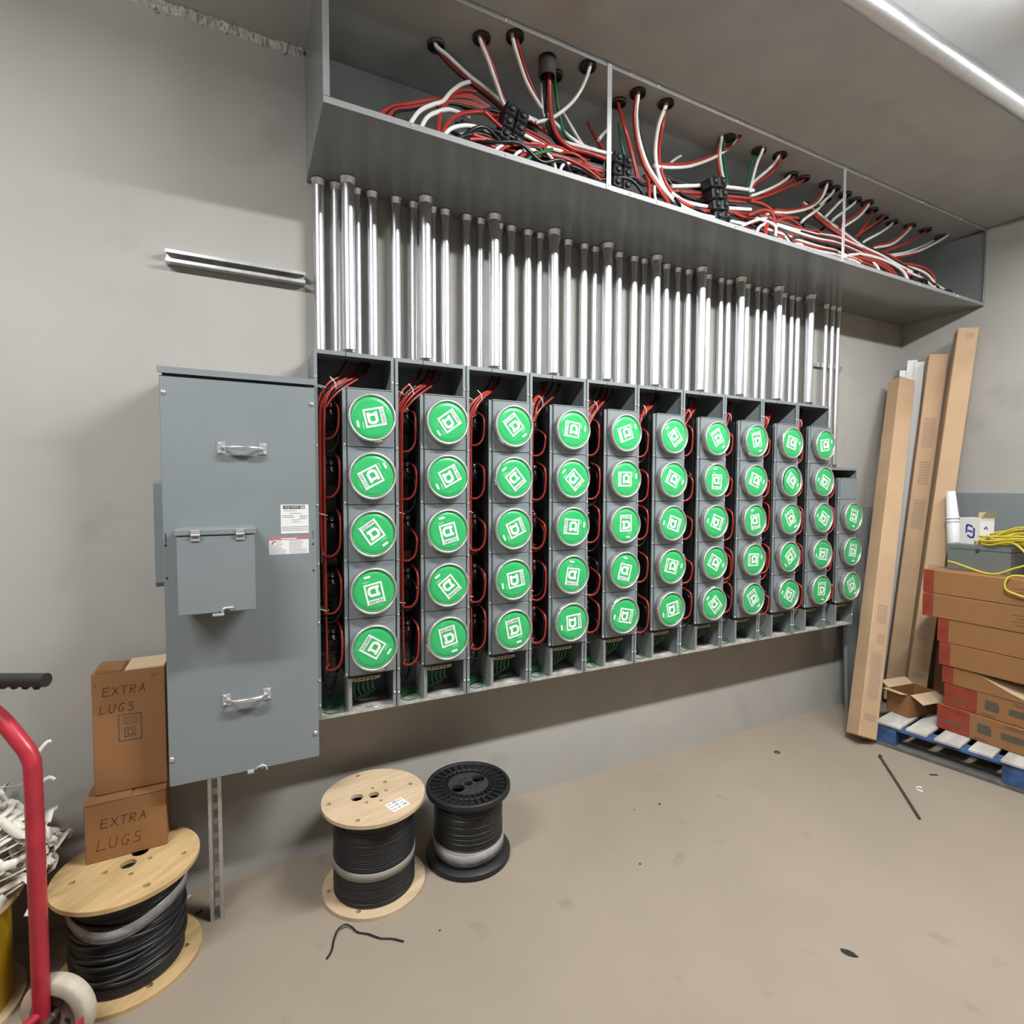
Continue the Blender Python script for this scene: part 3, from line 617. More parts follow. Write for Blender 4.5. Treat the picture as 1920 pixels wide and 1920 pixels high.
def conduit_meshes(h, r):
    tube = MB().lathe([(r, .0), (r, h)], 24).mesh('tube', GALV)
    lo = MB().lathe([(r + .0005, .030), (r + .0045, .030), (r + .0045, .006), (r + .008, .006), (r + .008, 0), (r, 0)], 20).mesh('lower_connector', GALV2)
    hi = MB().lathe([(r + .0005, h - .026), (r + .0040, h - .026), (r + .0045, h - .006), (r + .0075, h - .006), (r + .0075, h), (r, h)], 20).mesh('upper_connector', GALV2)
    return tube, lo, hi
CM = {}
for x, front in CON:
    b11 = x > 3.3
    k = 10 if b11 else min(9, max(0, int((x - BX0) / PITCH)))
    i = cper.get(k, 0); cper[k] = i + 1
    small = (not front) and i == 3 and k < 10
    r = .0245 if front else (.0135 if small else (.0150 if b11 else (.0165 if i == 1 else .0200)))
    zb = (B11TOP if b11 else BTOP) + .0005
    key = (front, small, b11, r)
    if key not in CM: CM[key] = conduit_meshes(TZ0 - .0045 - zb, r)
    tu, lo, hi = CM[key]
    y = -.100 if front else -.040
    lab = '%s galvanized conduit, %s of those rising from the %s meter stack' % ('thick front' if front else ('thin rear' if small else 'rear'), ORD[i], ORD[k])
    t = thing('conduit', lab, 'conduit', (x, y, zb), (0, 0, (i * 1.7 + k) % 6.28), 'galvanized conduits between meter stacks and trough')
    link('tube', tu, t); c1 = link('lower_connector', lo, t); c2 = link('upper_connector', hi, t)
    a = -(i * 1.7 + k) % 6.28
    for rz in ((.012, .022) if front else (.018,)):
        s = link('screw', SCREW_ME, c1, (0, 0, 0)); 
        ang = -PI / 2 - ((i * 1.7 + k) % 6.28) + .35
        s.location = ((r + .0045) * math.cos(ang), (r + .0045) * math.sin(ang), rz); s.rotation_euler = (0, 0, ang + PI / 2)

# ------------------------------------------------------------------ meter stacks
ANG = [[77, 242, 326, 168, 304], [54, 62, 166, 143, 348], [321, 140, 66, 80, 349], [277, 135, 276, 189, 85], [250, 270, 0, 194, 102], [142, 295, 108, 285, 80],
       [328, 182, 110, 299, 138], [345, 290, 170, 272, 328], [283, 305, 330, 50, 118], [262, 115, 120, 98, 2], [0, 0, 15, 8, 335]]
RING_ME = None
def ring_mesh(clip):
    m_ = MB()
    m_.lathe([(.0815, -.000), (.0870, -.000), (.0870, -.020), (.0885, -.024), (.0885, -.034), (.0860, -.0375), (.0815, -.0375), (.0795, -.034), (.0795, -.026)], 44, axis='Y')
    if clip:
        m_.box(-.012, .012, -.036, -.022, .0875, .0935, .002)
        m_.box(.013, .019, -.033, -.025, .087, .092, .001)
    return m_.mesh('retaining_ring', ALU)
RINGS = [ring_mesh(True), ring_mesh(False)]
DISC_ME = MB().lathe([(.0797, -.0285), (.0780, -.0315), (.060, -.0325), (.0, -.0330)], 44, axis='Y').mesh('green_disc', GREEN)
def logo_mesh():
    m_ = MB(); y0, y1 = -.0327, -.0337
    B = lambda a, b, c, d: m_.box(a, b, y1, y0, c, d)
    W, Z0, Z1, s_ = .0345, -.031, .0475, .0068
    B(-W, W, Z1 - .0168, Z1)                 # band that carries the lettering
    B(-W, -W + s_, Z0, Z1 - .0168); B(W - s_, W, Z0, Z1 - .0168); B(-W + s_, W - s_, Z0, Z0 + s_)
    # slab D
    c = .0002
    B(-.0205, .010, c + .0095, c + .0200); B(-.0205, .010, c - .0200, c - .0095)
    B(-.0160, -.0060, c - .0095, c + .0095)
    arc = [(.010 + .0150 * math.cos(a), c + .0200 * math.sin(a)) for a in [PI / 2 - PI * i / 10 for i in range(11)]]
    inn = [(.010 + .0040 * math.cos(a), c + .0095 * math.sin(a)) for a in [-PI / 2 + PI * i / 10 for i in range(11)]]
    for i in range(10):
        m_.prism([arc[i], arc[i + 1], inn[9 - i], inn[10 - i]][::-1], y0, y1)
    # pill and small print
    pill = [(.014 + .0085 + .0042 * math.cos(a), -.0575 + .0042 * math.sin(a)) for a in [-PI / 2 + PI * i / 6 for i in range(7)]] + \
           [(.014 - .0085 + .0042 * math.cos(a), -.0575 + .0042 * math.sin(a)) for a in [PI / 2 + PI * i / 6 for i in range(7)]]
    m_.prism(pill[::-1], y0, y1)
    return m_.mesh('logo', WHITE_PRINT)
def fine_mesh():
    m_ = MB(); y0, y1 = -.0322, -.0331
    B = lambda a, b, c, d: m_.box(a, b, y1, y0, c, d)
    B(.008, .036, -.0395, -.0375); B(.012, .034, -.0425, -.041); B(-.024, -.004, -.0425, -.0415); B(.018, .030, -.036, -.035)
    m_.lathe([(.0742, y1 + .0012), (.0750, y1 + .0012)], 44, axis='Y', arc=4.2, a0=.4); m_.box(-.020, -.004, y1, y0, .058, .0592)
    m_.box(-.0365, -.0345, y1, y0, .0475, .053)
    return m_.mesh('fine_print', PALE_GREEN)
LOGO_ME, FINE_ME = logo_mesh(), fine_mesh()
SQ_ME = text_mesh('SQUARE', .0150, DARK_PRINT)
COVER_ME = MB().box(-.0870, .0870, -.012, .024, -.1070, .1070, .002).mesh('meter_cover', PAINT)
BREAKER_ME = MB().box(-.036, .036, -.045, .045, -.052, .052, .004).box(-.030, .030, -.062, -.045, -.034, .018, .003).box(-.012, .012, -.072, -.062, -.022, .002, .002).mesh('breaker', BLACK)
LUG_ME = MB().lathe([(.0042, -.004), (.0075, -.004), (.0075, .004), (.0042, .004), (.0042, -.004)], 10, (0, 0, .012), 'Y').box(-.003, .003, -.002, .002, -.020, -.004).box(-.006, .006, -.002, .002, -.022, -.018).mesh('lug', SCREW)
BAR_ME = (lambda a: a)(MB().box(-.042, .042, -.006, .006, -.007, .007, .001).box(.042, .056, -.002, .002, -.006, .006).box(-.056, -.042, -.002, .002, -.006, .006)).mesh('ground_bar', BRASS)
HOLE_ME = MB().lathe([(0, -.0066), (.0035, -.0066)], 10, axis='Y').mesh('screw_hole', HOLE)
F = -.195   # front of the sheet-metal flanges
def stack(k):
    rows = 5 if k < 10 else 3
    top = (BTOP if k < 10 else B11TOP) - BZ0
    where = 'beside the big grey cabinet' if k == 0 else ('at the corner end, lower than the rest' if k == 10 else '%s from the big grey cabinet' % ORD[k])
    t = thing('meter_stack', 'grey %s-meter stack with green discs, %s' % ('five' if rows == 5 else 'three', where), 'meter stack', (BX0 + PITCH * k, 0, BZ0), group='meter stacks in a row on the wall')
    W = BW; rs = random.Random(100 + k)
    part('back_panel', MB().box(.002, W - .002, -.006, -.001, .002, top - .002), PAINT, t)
    part('side_panel', MB().box(0, .002, F, -.0005, 0, top).box(0, .0115, F - .0025, F, 0, top), PAINT, t)
    part('side_panel', MB().box(W - .002, W, F, -.0005, 0, top).box(W - .0115, W, F - .0025, F, 0, top), PAINT, t)
    part('top_panel', MB().box(.002, W - .002, F, -.006, top - .002, top).box(.0115, .1105, F - .0025, F, top - .015, top).box(.1135, W - .0115, F - .0025, F, top - .015, top), PAINT, t)
    part('bottom_panel', MB().box(.002, W - .002, F, -.006, 0, .002).box(.0115, W - .0115, F - .0025, F, 0, .012), DUSTY, t)
    ctop = 1.860 - BZ0 if k < 10 else 1.860 - BZ0 - .216 * 1 + .0
    crows = [j for j in range(5)] if k < 10 else [1, 2, 3, 4]
    zc = lambda j: 1.7525 - .216 * j - BZ0
    ztop = zc(0) + .108 if k < 10 else 1.560 - BZ0; zbot = zc(4) - .108
    part('centre_rail', MB().box(.097, .110, F - .006, F - .003, zbot, ztop, .0005), PAINT, t)
    part('lower_bracket', MB().box(.108, .122, F - .002, F + .001, .004, zbot - .012, .0005).box(.108, .110, F, -.09, .004, zbot - .012), PAINT_D, t)
    part('meter_back', MB().box(.099, W - .004, -.165, -.02, zbot + .006, ztop - .006), BLACK_D, t)
    for j in crows:
        if k == 10 and j == 1:
            part('blank_cover', MB().box(.1135, .2875, F - .012, F + .024, zc(2) + .109, 1.560 - BZ0, .002), PAINT, t); continue
        c = link('meter_cover', COVER_ME, t, (.2005, F, zc(j)))
        link('retaining_ring', RINGS[0 if rs.random() < .6 else 1], c, (-.002, -.012, 0), (0, rs.uniform(0, 6.28), 0))
        a = math.radians(ANG[k][j])
        tilt = .10 if (k == 8 and j == 1) else 0
        off = Vector((math.sin(a) * .0, 0, 0))
        link('green_disc', DISC_ME, c, (.002 if tilt else -.002, -.012, -.004 if tilt else 0), (0, a, tilt))
        link('logo', LOGO_ME, c, (-.002, -.012, 0), (0, a, tilt))
        link('fine_print', FINE_ME, c, (-.002, -.012, 0), (0, a, tilt))
        s = link('logo_lettering', SQ_ME, c)
        s.matrix_basis = Matrix.Translation((-.002, 0, 0)) @ Matrix.Rotation(a, 4, 'Y') @ Matrix.Translation((0, -.0463, .0390)) @ Matrix.Rotation(PI / 2, 4, 'X')
    part('cover_hood', MB().box(.112, W - .006, F - .014, F + .02, ztop - .0005, ztop + .0025), PAINT_D, t)
    # breakers with lugs in the gutter
    for j in crows:
        b = link('breaker', BREAKER_ME, t, (.056, -.055, zc(j) + .02))
        for dx in (-.011, .011): link('lug', LUG_ME, b, (dx, -.066, .020))
    if k < 4:
        for j in (1, 2):
            part('insulator_plate', MB().box(.030, .050, -.098, -.094, zc(j) - .115, zc(j) - .055, .001), BEIGE, t)
        part('fuse_block', MB().box(.045, .09, -.10, -.06, zc(2) - .12, zc(2) - .085, .003), RUST, t)
    f_ = MB()
    for i in range(4): f_.box(.022, .070, -.105, -.06, zc(3) - .12 + i * .016, zc(3) - .111 + i * .016, .002)
    part('terminal_fins', f_, BLACK_D, t)
    # red and black leads
    for j in crows:
        for q in range(2):
            if q == 1 and rs.random() < .35: continue
            col = W_RED if (q == 0) else (W_BLACK if rs.random() < .8 else W_RED)
            xs = .0165 + .0052 * j + .005 * q + rs.uniform(-.0015, .0025); yb = -.138 + .012 * q - .004 * j + rs.uniform(-.004, .004)
            drop = zc(j) - .086 - .022 * q + rs.uniform(-.026, .018)
            sx = .12 + rs.uniform(-.05, .07)
            if k < 10:
                pts = [(sx + .05, -.05 - .03 * q, top - .004), (sx + .02, -.09, top - .055), (sx * .55, yb + .01, top - .105 - .007 * j), (xs + .010, yb, top - .165 - .008 * j), (xs, yb, top - .25)]
            else:
                pts = [(.09, -.06, top - .004), (.05, -.10, top - .05), (xs, yb, top - .13)]
            if drop < top - .34: pts.append((xs - .002, yb, (drop + top - .25) / 2 + rs.uniform(-.02, .02)))
            if pts[-1][2] - drop > .08: pts.append((xs, yb, drop + .045))
            hi_ = rs.uniform(.085, .15)
            pts += [(xs + .004, yb - .004, drop + .014), (.034, yb - .012, drop - .004), (.058, yb - .024, drop - .006), (.078, yb - .032, drop + .012), (.088, yb - .034, drop + .045), (.089, yb - .030, drop + hi_), (.083, -.11, drop + hi_ + .03)]
            part('red_lead' if col is W_RED else 'black_lead', MB().tube(pts, .0046 if q == 0 else .0042, 7, sub=4), col, t)
    for z in ((top - .125, top - .60, top - .96) if k < 10 else (top - .2,)):
        part('cable_tie', MB().tube([(.008, -.138, z + .006), (.026, -.160, z + .002), (.046, -.150, z - .004), (.04, -.12, z), (.008, -.138, z + .006)], .0018, 6), NYLON, t)
    if k < 10: part('cable_tie', MB().tube([(.060, -.168, top - .09), (.075, -.172, top - .108), (.082, -.165, top - .13)], .0018, 6), NYLON, t)
    # ground bar and green wires
    b = link('ground_bar', BAR_ME, t, (.175, F + .012, zbot - .022), (0, -.0, 0))
    for i in range(5): link('screw_hole', HOLE_ME, b, (-.032 + .016 * i, 0, 0))
    for i in range(5):
        xx = .13 + .018 * i
        part('green_lead', MB().tube([(xx, F + .014, zbot - .03), (xx + .004, F + .03, zbot - .07), (xx + .012 + .004 * i, F + .07, .03 + .008 * i), (xx - .04, F + .09, .018), (.04, F + .06 + .008 * i, .014 + .006 * i)], .0028, 6), W_GREEN, t)
    part('green_lead', MB().tube([(.018, F + .02, .02), (.05, F + .012, .010), (.09, F + .02, .022), (.10, -.06, .03)], .003, 6), W_GREEN, t)
    part('rear_lead', MB().tube([(.03, -.09, zbot + .06), (.028, -.12, zbot - .02), (.05, -.13, .075), (.08, -.11, zbot - .01), (.085, -.08, zbot + .06)], .006, 7), W_BLACK, t)
    # screws on the flanges
    for z in [top - .10] + [zc(j) - .108 for j in crows] + [.055]:
        if z > top - .06: continue
        link('screw', SCREW_ME, t, (.0058, F - .0025, z)); link('screw', SCREW_ME, t, (W - .0058, F - .0025, z + .002))
    for j in crows: link('screw', SCREW_ME, t, (.1035, F - .006, zc(j) - .100))
    return t
for k in range(11): stack(k)
# loose screws left on the bottom panel of the first stack
for i in range(12):
    a = rs.uniform(0, 6.28); x = BX0 + .175 + rs.uniform(0, .09); y = F + rs.uniform(.004, .03)
    o = part('loose_screw', MB().cyl((0, 0, .003), (.012 * math.cos(a), .012 * math.sin(a), .003), .0022, n=6).cyl((0, 0, .003), (-.003 * math.cos(a), -.003 * math.sin(a), .003), .0045, n=8), SCREW, None, (x, y, BZ0 + .0135 if False else BZ0 + .0035 + .003 * (i % 3)))
    tag(o, 'tiny loose zinc screw lying in the bottom of the first meter stack', 'screw', 'loose screws in the first meter stack')

# ------------------------------------------------------------------ the big cabinet
CX0, CX1, CZ0, CZ1, CY = -.228, .229, .528, 1.866, -.262
t = thing('electrical_cabinet', 'big grey steel electrical cabinet with two chrome handles and a hinged box', 'cabinet', (CX0, 0, CZ0))
W = CX1 - CX0; H = CZ1 - CZ0
part('body', MB().box(.006, W - .004, CY + .02, -.001, .004, H - .002, .002), PAINT, t)
cov = part('front_cover', MB().box(0, W, CY, CY + .019, 0, H - .024, .002), PAINT, t)
part('top_hood', MB().prism([(CY - .010, H - .018), (CY + .03, H - .012), (CY + .03, H), (-.002, H), (-.002, H + .006), (CY - .010, H + .002)], -.004, W + .004, 'X'), PAINT, t)
part('side_channel', MB().prism([(-.20, .655), (-.185, .640), (-.06, .640), (-.06, .985), (-.19, .985), (-.20, .975)], -.030, -.0005, 'X'), PAINT, t)
BIGSC = MB().lathe([(.0, -.0065), (.004, -.006), (.0075, -.0035), (.0085, 0)], 12, axis='Y').mesh('cover_screw', SCREW)
for x, z in ((.010, 1.789 - CZ0), (W - .010, 1.783 - CZ0), (.008, .618 - CZ0), (W - .012, .616 - CZ0)): link('cover_screw', BIGSC, cov, (x, CY, z))
SLOT = MB().lathe([(0, -.0005), (.004, -.0005)], 10, axis='Y').mesh('screw_slot', HOLE)
for x, z in ((.007, 1.309 - CZ0), (.008, 1.205 - CZ0), (W - .012, 1.294 - CZ0), (W - .011, 1.20 - CZ0)): link('screw_slot', SLOT, cov, (x, CY, z))
part('slit', MB().box(.006, .009, CY - .0006, CY, .79, .82), HOLE, cov); part('slit', MB().box(W - .012, W - .0105, CY - .0006, CY, .785, .815), HOLE, cov)
def handle(zc):
    h = part('handle', MB().tube([(.168, CY - .003, zc), (.178, CY - .012, zc), (.190, CY - .028, zc), (.2285, CY - .034, zc), (.267, CY - .028, zc), (.279, CY - .012, zc), (.289, CY - .003, zc)], [.0045, .0048, .005, .0075, .0085, .0075, .005, .0048, .0045], 10), SCREW, t, label='chrome pull handle')
    for s in (-1, 1):
        p = part('handle_plate', MB().box(.2285 + s * .062 - .0125, .2285 + s * .062 + .0125, CY - .003, CY, zc - .020, zc + .020, .001), STRAP, h)
        for d in (-.013, .013): pass
        m_ = MB()
        for d in (-.013, .013): m_.lathe([(.0, -.0055), (.003, -.005), (.0045, -.003)], 8, (.2285 + s * .066, CY, zc + d), 'Y')
        part('rivet', m_, SCREW, h)
handle(1.622 - CZ0); handle(.785 - CZ0)
# hinged box on the cover
bx0, bx1, bz0, bz1, by = .046, .260, 1.108 - CZ0, 1.362 - CZ0, CY - .135
hb = part('hinged_box', MB().box(bx0 + .004, bx1 - .004, by + .012, CY - .0005, bz0 + .008, bz1 - .006, .001), PAINT, t)
part('box_lid', MB().box(bx0 + .002, bx1 - .002, by, by + .012, bz0, bz1 - .015, .002), PAINT, hb)
part('box_hood', MB().box(bx0 - .004, bx1 + .002, by - .004, CY - .0005, bz1 - .014, bz1 + .004, .002), PAINT, hb)
for x in (bx0 + .052, bx0 + .172):
    part('hinge', MB().box(x - .012, x + .012, by - .009, by - .004, bz1 - .012, bz1 + .002, .001).cyl((x - .012, by - .007, bz1 - .013), (x + .012, by - .007, bz1 - .013), .004, n=10).box(x - .012, x + .012, by - .004, by, bz1 - .032, bz1 - .014, .001), STRAP, hb)
part('latch', MB().tube([(bx0 + .105, by - .004, bz0 - .004), (bx0 + .118, by - .006, bz0 - .006), (bx0 + .122, by - .006, bz0 + .012), (bx0 + .150, by - .006, bz0 + .014)], .004, 8).box(bx0 + .092, bx0 + .124, by - .012, by + .004, bz0 - .008, bz0 - .002, .001).lathe([(0, -.008), (.006, -.007), (.008, 0)], 12, (bx0 + .143, by, bz0 + .010), 'Y'), STRAP, hb)
part('latch', MB().box(.225, .245, CY - .012, CY + .01, -.006, .004, .001).tube([(.25, CY - .005, .004), (.262, CY - .008, .012), (.28, CY - .008, .010), (.285, CY - .008, -.004)], .0035, 8).lathe([(0, -.010), (.007, -.008), (.008, 0)], 12, (.27, CY, .008), 'Y'), STRAP, t)
# printed labels
lb = part('maker_label', MB().box(.342, .432, CY - .0008, CY - .0001, 1.334 - CZ0, 1.434 - CZ0), LABEL, cov)
part('label_band', MB().box(.350, .405, CY - .0014, CY - .0008, 1.419 - CZ0, 1.431 - CZ0), DARK_PRINT, lb)
s = link('label_lettering', text_mesh('SQUARE', .0125, LABEL), lb); s.matrix_basis = Matrix.Translation((.3775, CY - .0020, 1.425 - CZ0)) @ Matrix.Rotation(PI / 2, 4, 'X')
m_ = MB()
for a, b, c, d in ((.4075, .420, 1.419, 1.4205), (.4075, .420, 1.4295, 1.431), (.4075, .409, 1.4205, 1.4295), (.4185, .420, 1.4205, 1.4295)): m_.box(a, b, CY - .0014, CY - .0008, c - CZ0, d - CZ0)
part('label_frame', m_, DARK_PRINT, lb)
s = link('label_lettering', text_mesh('D', .0085, DARK_PRINT), lb); s.matrix_basis = Matrix.Translation((.41375, CY - .0016, 1.425 - CZ0)) @ Matrix.Rotation(PI / 2, 4, 'X')
m_ = MB()
rl = random.Random(4)
for a, b, z in ((.352, .392, 1.413), (.372, .408, 1.4035), (.346, .382, 1.396), (.346, .384, 1.390), (.402, .430, 1.395), (.402, .425, 1.390), (.402, .424, 1.385), (.378, .402, 1.381), (.376, .404, 1.374), (.345, .430, 1.357), (.345, .430, 1.351), (.345, .430, 1.345)):
    m_.box(a, b, CY - .0012, CY - .0008, z - CZ0 - .0011, z - CZ0 + .0011)
part('label_print', m_, GREY_PRINT, lb)
wl = part('warning_label', MB().box(.304, .431, CY - .0008, CY - .0001, 1.263 - CZ0, 1.320 - CZ0), LABEL, cov)
part('warning_band', MB().box(.304, .431, CY - .0014, CY - .0008, 1.3135 - CZ0, 1.320 - CZ0), RED_PRINT, wl)
m_ = MB(); m_.box(.342, .392, CY - .0018, CY - .0014, 1.3152 - CZ0, 1.3183 - CZ0); part('band_lettering', m_, LABEL, wl)
m_ = MB()
stroke(m_, [(.309, .771), (.318, .777), (.324, .781)], .0018, CY - .0008); stroke(m_, [(.311, .783), (.320, .781), (.326, .776)], .0016, CY - .0008); stroke(m_, [(.318, .777), (.314, .769)], .0016, CY - .0008)
part('shock_figure', m_, DARK_PRINT, wl)
m_ = MB()
for col_x in ((.306, .362), (.368, .428)):
    for i in range(9):
        z = 1.309 - .0052 * i - CZ0; a = col_x[0] + (.022 if (i < 3 and col_x[0] < .35) else 0)
        m_.box(a, col_x[0] + (col_x[1] - col_x[0]) * rl.uniform(.6, 1), CY - .0012, CY - .0008, z - .0008, z + .0008)
part('warning_print', m_, GREY_PRINT, wl)

# ------------------------------------------------------------------ strut channels
def strut_profile(mb, x0, x1, yb, z0, lip=.008, s=.041, t_=.0028):
    """channel along X, open towards -Y"""
    mb.box(x0, x1, yb - t_, yb, z0, z0 + s)
    for z in (z0, z0 + s - t_): mb.box(x0, x1, yb - s, yb - t_, z, z + t_)
    mb.box(x0, x1, yb - s, yb - s + t_, z0 + t_, z0 + t_ + lip); mb.box(x0, x1, yb - s, yb - s + t_, z0 + s - t_ - lip, z0 + s - t_)
    return mb
t = thing('strut_channel', 'short galvanized strut channel fixed level on the bare wall above the cabinet', 'strut', (-.225, -.001, 2.272))
part('channel', strut_profile(MB(), 0, .452, 0, 0), STRUT, t)
part('bolt', MB().lathe([(0, -.010), (.007, -.010), (.009, -.006), (.009, 0)], 6, (.415, -.003, .02), 'Y', smooth=False), SCREW, t)
t = thing('strut_channel', 'galvanized strut end showing behind the last conduits by the corner', 'strut', (3.2, -.001, 2.28))
part('channel', strut_profile(MB(), 0, .37, 0, 0, s=.0235), STRUT, t)
t = thing('strut_post', 'upright slotted strut post standing on the floor under the big cabinet', 'strut', (-.105, -.165, .0))
m_ = MB()
h_ = CZ0 + .003
m_.box(-.0205, -.0177, -.041, 0, 0, h_); m_.box(.0177, .0205, -.041, 0, 0, h_)
for s_ in (-1, 1): m_.box(s_ * .0177, s_ * .0095, -.041, -.0382, 0, h_)
n = 10; ph = h_ / n
for i in range(n):   # web with slots
    m_.box(-.0177, .0177, -.0028, 0, i * ph, i * ph + ph * .42); m_.box(-.0177, -.007, -.0028, 0, i * ph + ph * .42, (i + 1) * ph); m_.box(.007, .0177, -.0028, 0, i * ph + ph * .42, (i + 1) * ph)
part('channel', m_, STRUT, t)
part('foot_plate', MB().box(-.022, .022, -.043, .002, -.0005, .003), STRUT, t)

# ------------------------------------------------------------------ wire spools
def winding(r, z0, z1, pitch, wob=.0, rs_=None):
    prof = []; n_ = int((z1 - z0) / pitch)
    for i in range(n_):
        rr = r + (rs_.uniform(-wob, wob) if rs_ else 0)
        za = z0 + (z1 - z0) * i / n_; zb = z0 + (z1 - z0) * (i + 1) / n_
        for q in range(5):
            f = q / 5; prof.append((rr - pitch * .32 * (1 - math.sin(PI * f)) ** 1, za + (zb - za) * f))
    prof.append((r, z1))
    return prof
def tilt_band(mb, r0, z0, hgt, wave, n=56, th=.002, arc=2 * PI, a0=0, amp2=.0):
    vs = []
    cnt = n + 1
    for i in range(cnt):
        a = a0 + arc * i / n; zz = z0 + wave * math.sin(a + .6) + amp2 * math.sin(3 * a)
        for r_, z_ in ((r0, zz), (r0 + th, zz), (r0 + th * 1.2, zz + hgt * .5), (r0 + th, zz + hgt), (r0, zz + hgt)): vs.append((r_ * math.cos(a), r_ * math.sin(a), z_))
    fs = [(i * 5 + k, (i + 1) * 5 + k, (i + 1) * 5 + k + 1, i * 5 + k + 1) for i in range(n) for k in range(4)]
    mb.add(vs, fs, True)
    return mb
def wood_spool(name, label, loc, R, h, rc, ply, band, rot, holes, film=False, seed=1):
    t = thing(name, label, 'spool', loc, (0, 0, rot))
    rs_ = random.Random(seed)
    def fl(z): return MB().plate(circle(R, 56), [circle(hr, 14, (hx, hy)) for hx, hy, hr in holes], z, z + .013)
    part('lower_flange', fl(0), ply, t); part('upper_flange', fl(h - .013), ply, t)
    part('core', MB().lathe([(rc * .55, .013), (rc * .55, h - .013)], 24).lathe([(0, h - .05), (rc * .55, h - .05)], 24), HOLE, t)
    w_ = MB().lathe(winding(rc, .014, h - .014, .0085, .0012, rs_), 56).lathe([(rc * .5, h - .0145), (rc, h - .0145)], 40)
    if film:
        for i in range(7):
            z = .03 + .028 * i
            pts = [( (rc + .003) * math.cos(a), (rc + .003) * math.sin(a), z + .05 * math.sin(a + i * .4) * (.6 if i % 2 else -.45) + .03) for a in [q * PI / 10 for q in range(21)]]
            w_.tube(pts, .0055, 7, sub=3)
    part('wound_cable', w_, CABLE, t)
    if band: part('tape_band', tilt_band(MB(), rc + .0005, band, .030, .004), TAPE, t)
    if film: part('plastic_film', tilt_band(MB(), rc + .009, h - .085, .034, .035, arc=4.4, a0=-PI * .95 - rot, amp2=.010), FILM, t, label='clear plastic film peeling off the cable')
    return t
sp = wood_spool('wire_spool', 'plywood spool of black cable with a white label, on the open floor', (.42, -.27, 0), .188, .34, .148, PLY, .115, .3,
    [(0, 0, .020), (-.055, .028, .023), (.018, .045, .007), (.048, -.005, .007), (-.045, -.025, .007), (.0, -.05, .007), (.075, .05, .009), (.14, -.03, .009), (-.12, -.10, .009), (.02, .165, .009), (-.15, .06, .009)], seed=2)
lab_ = part('spool_label', MB().box(-.036, .036, -.030, .030, .340, .3408), LABEL, sp, (.03, -.115, 0), (0, 0, .05))
m_ = MB()
for i in range(9):
    x = -.030 + (i % 3) * .022; y = -.020 + (i // 3) * .018
    m_.box(x, x + rl.uniform(.008, .018), y, y + rl.uniform(.003, .011), .3408, .3411)
part('label_print', m_, GREY_PRINT, lab_)
sp1 = wood_spool('wire_spool', 'yellowed plywood spool of loose black cable under the two lug boxes', (-.34, -.275, 0), .193, .32, .145, PLY_Y, 0, .8,
    [(0, 0, .022), (.055, .02, .024), (-.05, .03, .008), (.04, -.04, .007), (-.03, -.05, .007), (.13, .05, .010), (-.11, .08, .009), (-.05, -.14, .010), (.09, -.12, .009), (.0, .15, .009)], film=True, seed=5)

# black plastic spool
t = thing('plastic_spool', 'black ribbed plastic spool of black cable beside the plywood spool', 'spool', (.80, -.272, 0), (0, 0, .4))
R, h = .168, .295
def pflange(z0, topside):
    m_ = MB().plate(circle(R, 60), [circle(.018, 20), circle(.027, 20, (-.052, .005)), circle(.027, 20, (.052, -.005))], z0, z0 + .008)
    return m_
part('lower_flange', MB().lathe([(.05, .0), (R, .0), (R + .003, .004), (R + .003, .020), (R, .024), (.12, .026), (.05, .026)], 60), BLACK_D, t)
uf = part('upper_flange', pflange(h - .022, True), BLACK_D, t)
part('rim', MB().lathe([(R - .012, h - .022), (R - .012, h - .001), (R - .010, h), (R, h), (R + .003, h - .004), (R + .003, h - .020), (R, h - .024), (R - .02, h - .024)], 60), BLACK_D, t)
part('hub_plate', MB().plate(circle(.082, 40), [circle(.018, 20), circle(.027, 20, (-.052, .005)), circle(.027, 20, (.052, -.005))] + [circle(.005, 8, (.038 * math.cos(a), .038 * math.sin(a))) for a in (1.1, 1.57, 2.1, 4.2, 4.7, 5.3)], h - .0135, h - .004), PAINT_D if False else mat('black_hub', (.035, .036, .037), .45), t)
rib = MB().box(.084, R - .013, -.0028, .0028, h - .0138, h - .003).mesh('rib', BLACK_D)
for i in range(30): link('rib', rib, t, (0, 0, 0), (0, 0, 2 * PI * i / 30))
part('inner_ring', MB().lathe([(.108, h - .0138), (.108, h - .004), (.111, h - .004), (.111, h - .0138)], 50), BLACK_D, t)
part('core', MB().lathe([(.08, .026), (.08, h - .025)], 24).lathe([(0, .06), (.08, .06)], 24), HOLE, t)
part('wound_cable', MB().lathe(winding(.138, .026, h - .024, .009, .002, random.Random(3)), 56), CABLE, t)
part('tape_band', tilt_band(MB(), .139, .060, .040, .008), TAPE, t)
part('plastic_film', tilt_band(MB(), .1425, .055, .040, .010, amp2=.004), FILM, t)

